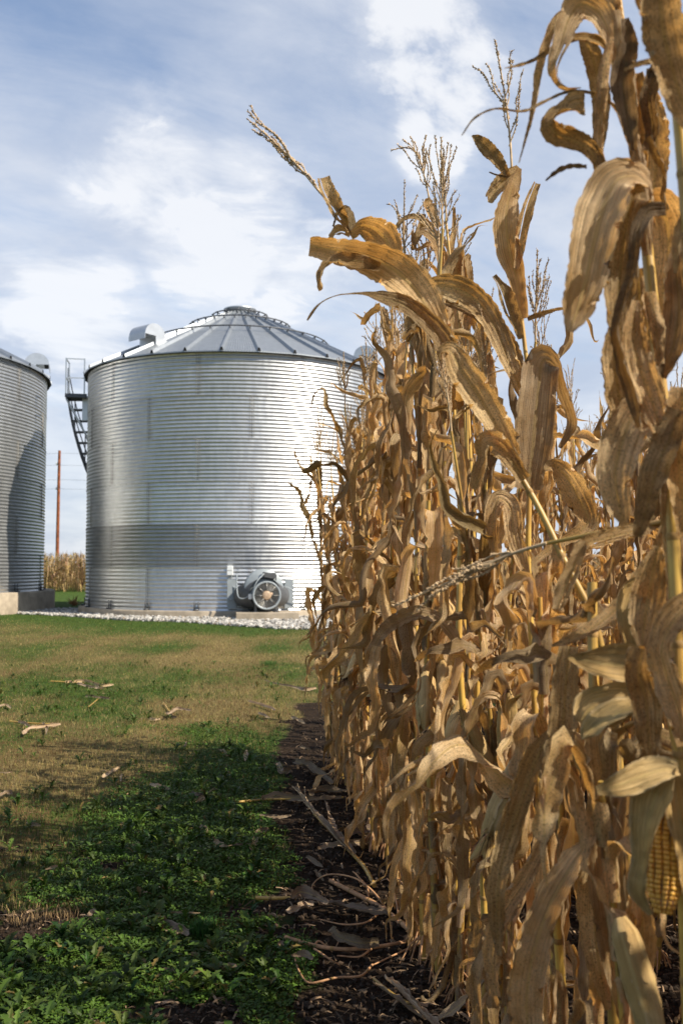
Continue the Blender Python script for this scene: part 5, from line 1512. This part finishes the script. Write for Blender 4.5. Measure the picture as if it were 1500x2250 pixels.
grc = np.array((.078, .115, .020)) * r.uniform(.55, 1.3, (n, 1)) + r.normal(0, .008, (n, 3))
colr = np.clip(np.where(isg[:, None], grc, dryc), .005, 1)
tag(blades_mesh('lawn_grass', xx, yy, r, hgt, wid, colr, .8), 'short mown grass, part dry tan and part green', None, None, 'stuff')


def leaves_mesh(name, c, dirv, upv, L, Wd, colr, shape, mat):
    """many small leaves: outline rows (t, half width), folded a little along the middle"""
    n = len(c); side = unit(np.cross(dirv, upv))
    k = len(shape)
    V = []
    for t_, wv in shape:
        mid = c + dirv * (L * t_)[:, None] + upv * (L * (.22 * math.sin(t_ * 2.6)))[:, None]
        V += [mid - side * (Wd * wv)[:, None] + upv * (Wd * wv * .35)[:, None], mid, mid + side * (Wd * wv)[:, None] + upv * (Wd * wv * .35)[:, None]]
    V = np.stack(V, 1).reshape(-1, 3)
    F = grid(k, 3)
    Fi = (F[None] + 3 * k * np.arange(n)[:, None, None]).reshape(-1, 4)
    mb = MB(); mb.add(V, Fi, 0, None, np.repeat(colr, 3 * k, 0))
    return mb.build(name, mat, smooth=False, colors=True)


LOBED = [(0, .06), (.18, .10), (.24, .34), (.34, .14), (.42, .55), (.52, .24), (.60, .85), (.72, .40), (.80, .75), (1.0, .02)]
ROUND = [(0, .10), (.25, .75), (.6, 1.0), (.88, .6), (1.0, .06)]
# broad toothed rosettes
xx, yy, r = scatter(5600, 2.5, 14, 1.55, seed=5)
g = green_amount(xx, yy); s_ = soil_amount(xx, yy)
ok = ((r.random(len(xx)) < .10) & (yy > 4.5) | (g + .5 * (vnoise(xx * 2.3, yy * 2.3, 61, 2) - .5) > .655 + r.normal(0, .13, len(xx)))) & (s_ < .30 + .3 * (r.random(len(xx)) < .04))
xx, yy = xx[ok], yy[ok]
m = len(xx); k = 7
c = np.repeat(np.stack([xx, yy, ground_z(xx, yy) + .004], 1), k, 0); n = len(c)
a = r.uniform(0, 6.28, n); e_ = r.uniform(.15, 1.05, n)
dv = np.stack([np.cos(a) * np.cos(e_), np.sin(a) * np.cos(e_), np.sin(e_)], 1)
uv_ = np.stack([-np.cos(a) * np.sin(e_), -np.sin(a) * np.sin(e_), np.cos(e_)], 1)
sz = np.repeat(r.uniform(.35, 1.3, m), k)
L_ = r.uniform(.035, .075, n) * sz
colr = np.array((.052, .086, .014)) * np.repeat(r.uniform(.5, 1.5, (m, 1)), k, 0) * r.uniform(.75, 1.3, (n, 1)) + np.repeat(r.normal(0, .012, (m, 1)), k, 0) * (1, .6, .2)
colr = np.where(r.random((n, 1)) < .06, np.array((.17, .12, .035)) * r.uniform(.5, 1.2, (n, 1)), colr)
tag(leaves_mesh('broad_weeds', c, dv, uv_, L_, L_ * r.uniform(.14, .26, n), np.clip(colr, .006, 1), LOBED, M_WEED), 'toothed green weeds growing through the lawn', None, None, 'stuff')
# small-leaved creeping weed mat
xx, yy, r = scatter(230000, 2.5, 11, 1.6, seed=9)
g = green_amount(xx, yy); s_ = soil_amount(xx, yy)
strip = sstep(.75, .2, np.abs(xx - (row_x(yy) - .98))) * sstep(9.5, 8, yy)
ok = (g * .75 + .40 * strip + .9 * (vnoise(xx * 3.1 + 5, yy * 3.1, 83, 3) - .5) + .5 * (vnoise(xx * 9, yy * 9, 87, 2) - .5) > .66 + r.normal(0, .06, len(xx))) & (s_ + .7 * (vnoise(xx * 5, yy * 5, 91, 2) - .5) < .55)
xx, yy = xx[ok], yy[ok]; n = len(xx)
hh = .008 + .035 * vnoise(xx * 8, yy * 8, 95, 2) * r.random(n)
c = np.stack([xx, yy, ground_z(xx, yy) + hh], 1)
a = r.uniform(0, 6.28, n); e_ = r.uniform(-.2, .7, n)
dv = np.stack([np.cos(a) * np.cos(e_), np.sin(a) * np.cos(e_), np.sin(e_)], 1)
uv_ = np.stack([-np.cos(a) * np.sin(e_), -np.sin(a) * np.sin(e_), np.cos(e_)], 1)
L_ = r.uniform(.008, .019, n)
colr = np.array((.066, .122, .016)) * r.uniform(.5, 1.35, (n, 1)) * (.7 + .6 * vnoise(xx * 4, yy * 4, 99, 2))[:, None]
tag(leaves_mesh('clover_mat', c, dv, uv_, L_, L_ * r.uniform(.28, .42, n), np.clip(colr, .005, 1), ROUND, M_WEED), 'mat of tiny round-leaved green clover along the edge of the soil', None, None, 'stuff')

# chaff: bits of stalk, husk and leaf
xx, yy, r = scatter(16000, 2.4, 16, 1.7, .6, 1.6, seed=13)
s_ = soil_amount(xx, yy)
ok = (r.random(len(xx)) < .05 + .75 * s_)
xx, yy = xx[ok], yy[ok]; n = len(xx)
a = r.uniform(0, 6.28, n); L_ = r.uniform(.004, .028, n) * r.uniform(.5, 1.6, n); w_ = r.uniform(.0010, .0038, n)
d_ = np.stack([np.cos(a), np.sin(a), r.normal(0, .18, n)], 1); sd = np.stack([-np.sin(a), np.cos(a), r.normal(0, .5, n)], 1)
p = np.stack([xx, yy, ground_z(xx, yy) + r.uniform(.004, .014, n)], 1)
V = np.stack([p - d_ * L_[:, None] - sd * w_[:, None], p - d_ * L_[:, None] + sd * w_[:, None], p + (0, 0, .004) + sd * w_[:, None] * 1.1, p + (0, 0, .004) - sd * w_[:, None] * 1.1, p + d_ * L_[:, None] + sd * w_[:, None] * .5, p + d_ * L_[:, None] - sd * w_[:, None] * .5], 1)
F = (np.array([(0, 1, 2, 3), (3, 2, 4, 5)])[None] + 6 * np.arange(n)[:, None, None]).reshape(-1, 4)
tone = r.uniform(.15, 1.1, (n, 1)) ** 1.6
mb = MB(); mb.add(V.reshape(-1, 3), F, 0, None, np.repeat(np.array((.36, .24, .14)) * tone, 6, 0))
tag(mb.build('chaff', M_CHAFF, smooth=False, colors=True), 'bits of straw and husk strewn over the dark soil', None, None, 'stuff')
# soil crumbs
xx, yy, r = scatter(26000, 2.4, 9, 1.7, .6, 1.6, seed=17)
s_ = soil_amount(xx, yy)
ok = r.random(len(xx)) < s_ * .9
xx, yy = xx[ok], yy[ok]; n = len(xx)
sz = r.uniform(.003, .014, (n, 1, 1))
V = ico[None] * sz * r.uniform(.6, 1.2, (n, 1, 3)) * r.uniform(.7, 1.2, (n, 12, 1)) + np.stack([xx, yy, ground_z(xx, yy) + .002], 1)[:, None]
Fi = (icof[None] + 12 * np.arange(n)[:, None, None]).reshape(-1, 3)
mb = MB(); mb.add(V.reshape(-1, 3), Fi, 0, None, np.repeat(np.array((.045, .030, .019)) * r.uniform(.4, 1.4, (n, 1)), 12, 0))
tag(mb.build('soil_crumbs', M_STONE, smooth=False, colors=True), 'dark crumbs of bare soil', None, None, 'stuff')

# the one tall grass tuft and the dry grass patch that stand out
def tuft(px, py, n, h, colr, spread, label, name):
    p0 = on_ground(px, py)
    rr = np.random.default_rng(int(px))
    mb = MB()
    for i in range(n):
        a = rr.uniform(0, 6.28); b = rr.uniform(0, 6.28); q = rr.random() ** .6 * spread
        l = h * rr.uniform(.5, 1.1); o = rr.uniform(.15, .8) * l
        P = np.array([(q * math.cos(b), q * math.sin(b), 0), (q * math.cos(b) + .35 * o * math.cos(a), q * math.sin(b) + .35 * o * math.sin(a), l * .6), (q * math.cos(b) + o * math.cos(a), q * math.sin(b) + o * math.sin(a), l * .85)])
        w_ = np.array((-math.sin(a), math.cos(a), 0)) * .0016
        mb.add([P[0] - w_, P[0] + w_, P[1] + w_, P[1] - w_, P[2]], [(0, 1, 2, 3), (3, 2, 4)], 0, None, np.array(colr) * rr.uniform(.6, 1.3))
    o = mb.build(name, M_BLADE, None, (p0[0], p0[1], 0), smooth=False, colors=True)
    return tag(o, label, 'grass tuft')


tuft(445, 2060, 260, .085, (.045, .115, .022), .05, 'round tuft of longer green grass beside the broad speckled leaf piece', 'grass_tuft')
tuft(95, 2010, 420, .045, (.34, .23, .11), .16, 'patch of longer dry tan grass among green weeds at the lower left', 'dry_grass_tuft')
tuft(590, 1462, 240, .09, (.07, .14, .03), .12, 'fresh green grass tuft on the lawn near the far end of the corn', 'grass_tuft')

# ------------------------------------------------------------------ corn standing far behind the bins (reads as one mass)
r = np.random.default_rng(41)
npl = 5200
fx = r.uniform(-42, 30, npl); fy = 54 + r.random(npl) ** 1.4 * 14 + .03 * fx
h0 = r.uniform(1.75, 2.15, npl)
Vs = []; Cs = []
kl = 11
for j in range(kl + 1):
    if j == 0:
        z0 = np.zeros(npl); a = r.uniform(0, 6.28, npl); w_ = np.full(npl, .022); out = np.zeros(npl); z1 = h0; zm = h0 * .5
        p0 = np.stack([fx, fy, z0], 1); p1 = np.stack([fx, fy, zm], 1); p2 = np.stack([fx + r.normal(0, .06, npl), fy, z1 + .12], 1)
    else:
        zb_ = h0 * r.uniform(.12, .97, npl); a = r.uniform(0, 6.28, npl); o_ = r.uniform(.06, .28, npl); w_ = r.uniform(.02, .05, npl)
        p0 = np.stack([fx, fy, zb_], 1); up_ = r.uniform(-.05, .16, npl)
        p1 = np.stack([fx + o_ * np.cos(a), fy + o_ * np.sin(a), zb_ + up_], 1)
        p2 = np.stack([fx + 1.3 * o_ * np.cos(a), fy + 1.3 * o_ * np.sin(a), zb_ + up_ - r.uniform(-.1, .5, npl)], 1)
    sd = np.stack([-np.sin(a + r.normal(0, .6, npl)), np.cos(a), r.normal(0, .25, npl)], 1) * w_[:, None]
    Vs.append(np.stack([p0 - sd * .6, p0 + sd * .6, p1 + sd, p1 - sd, p2 + sd * .35, p2 - sd * .35], 1))
    cc = np.array((.40, .275, .13)) * r.uniform(.5, 1.2, (npl, 1)) + r.normal(0, .015, (npl, 3))
    Cs.append(np.repeat(cc, 6, 0).reshape(npl, 6, 3))
V = np.concatenate(Vs).reshape(-1, 3); C_ = np.concatenate(Cs).reshape(-1, 3); n = len(V) // 6
F = (np.array([(0, 1, 2, 3), (3, 2, 4, 5)])[None] + 6 * np.arange(n)[:, None, None]).reshape(-1, 4)
mb = MB(); mb.add(V, F, 0, None, np.clip(C_, .02, 1))
tag(mb.build('distant_corn', M_BLADE, smooth=False, colors=True), 'ripe tan corn standing in the distance behind the bins', None, None, 'stuff')
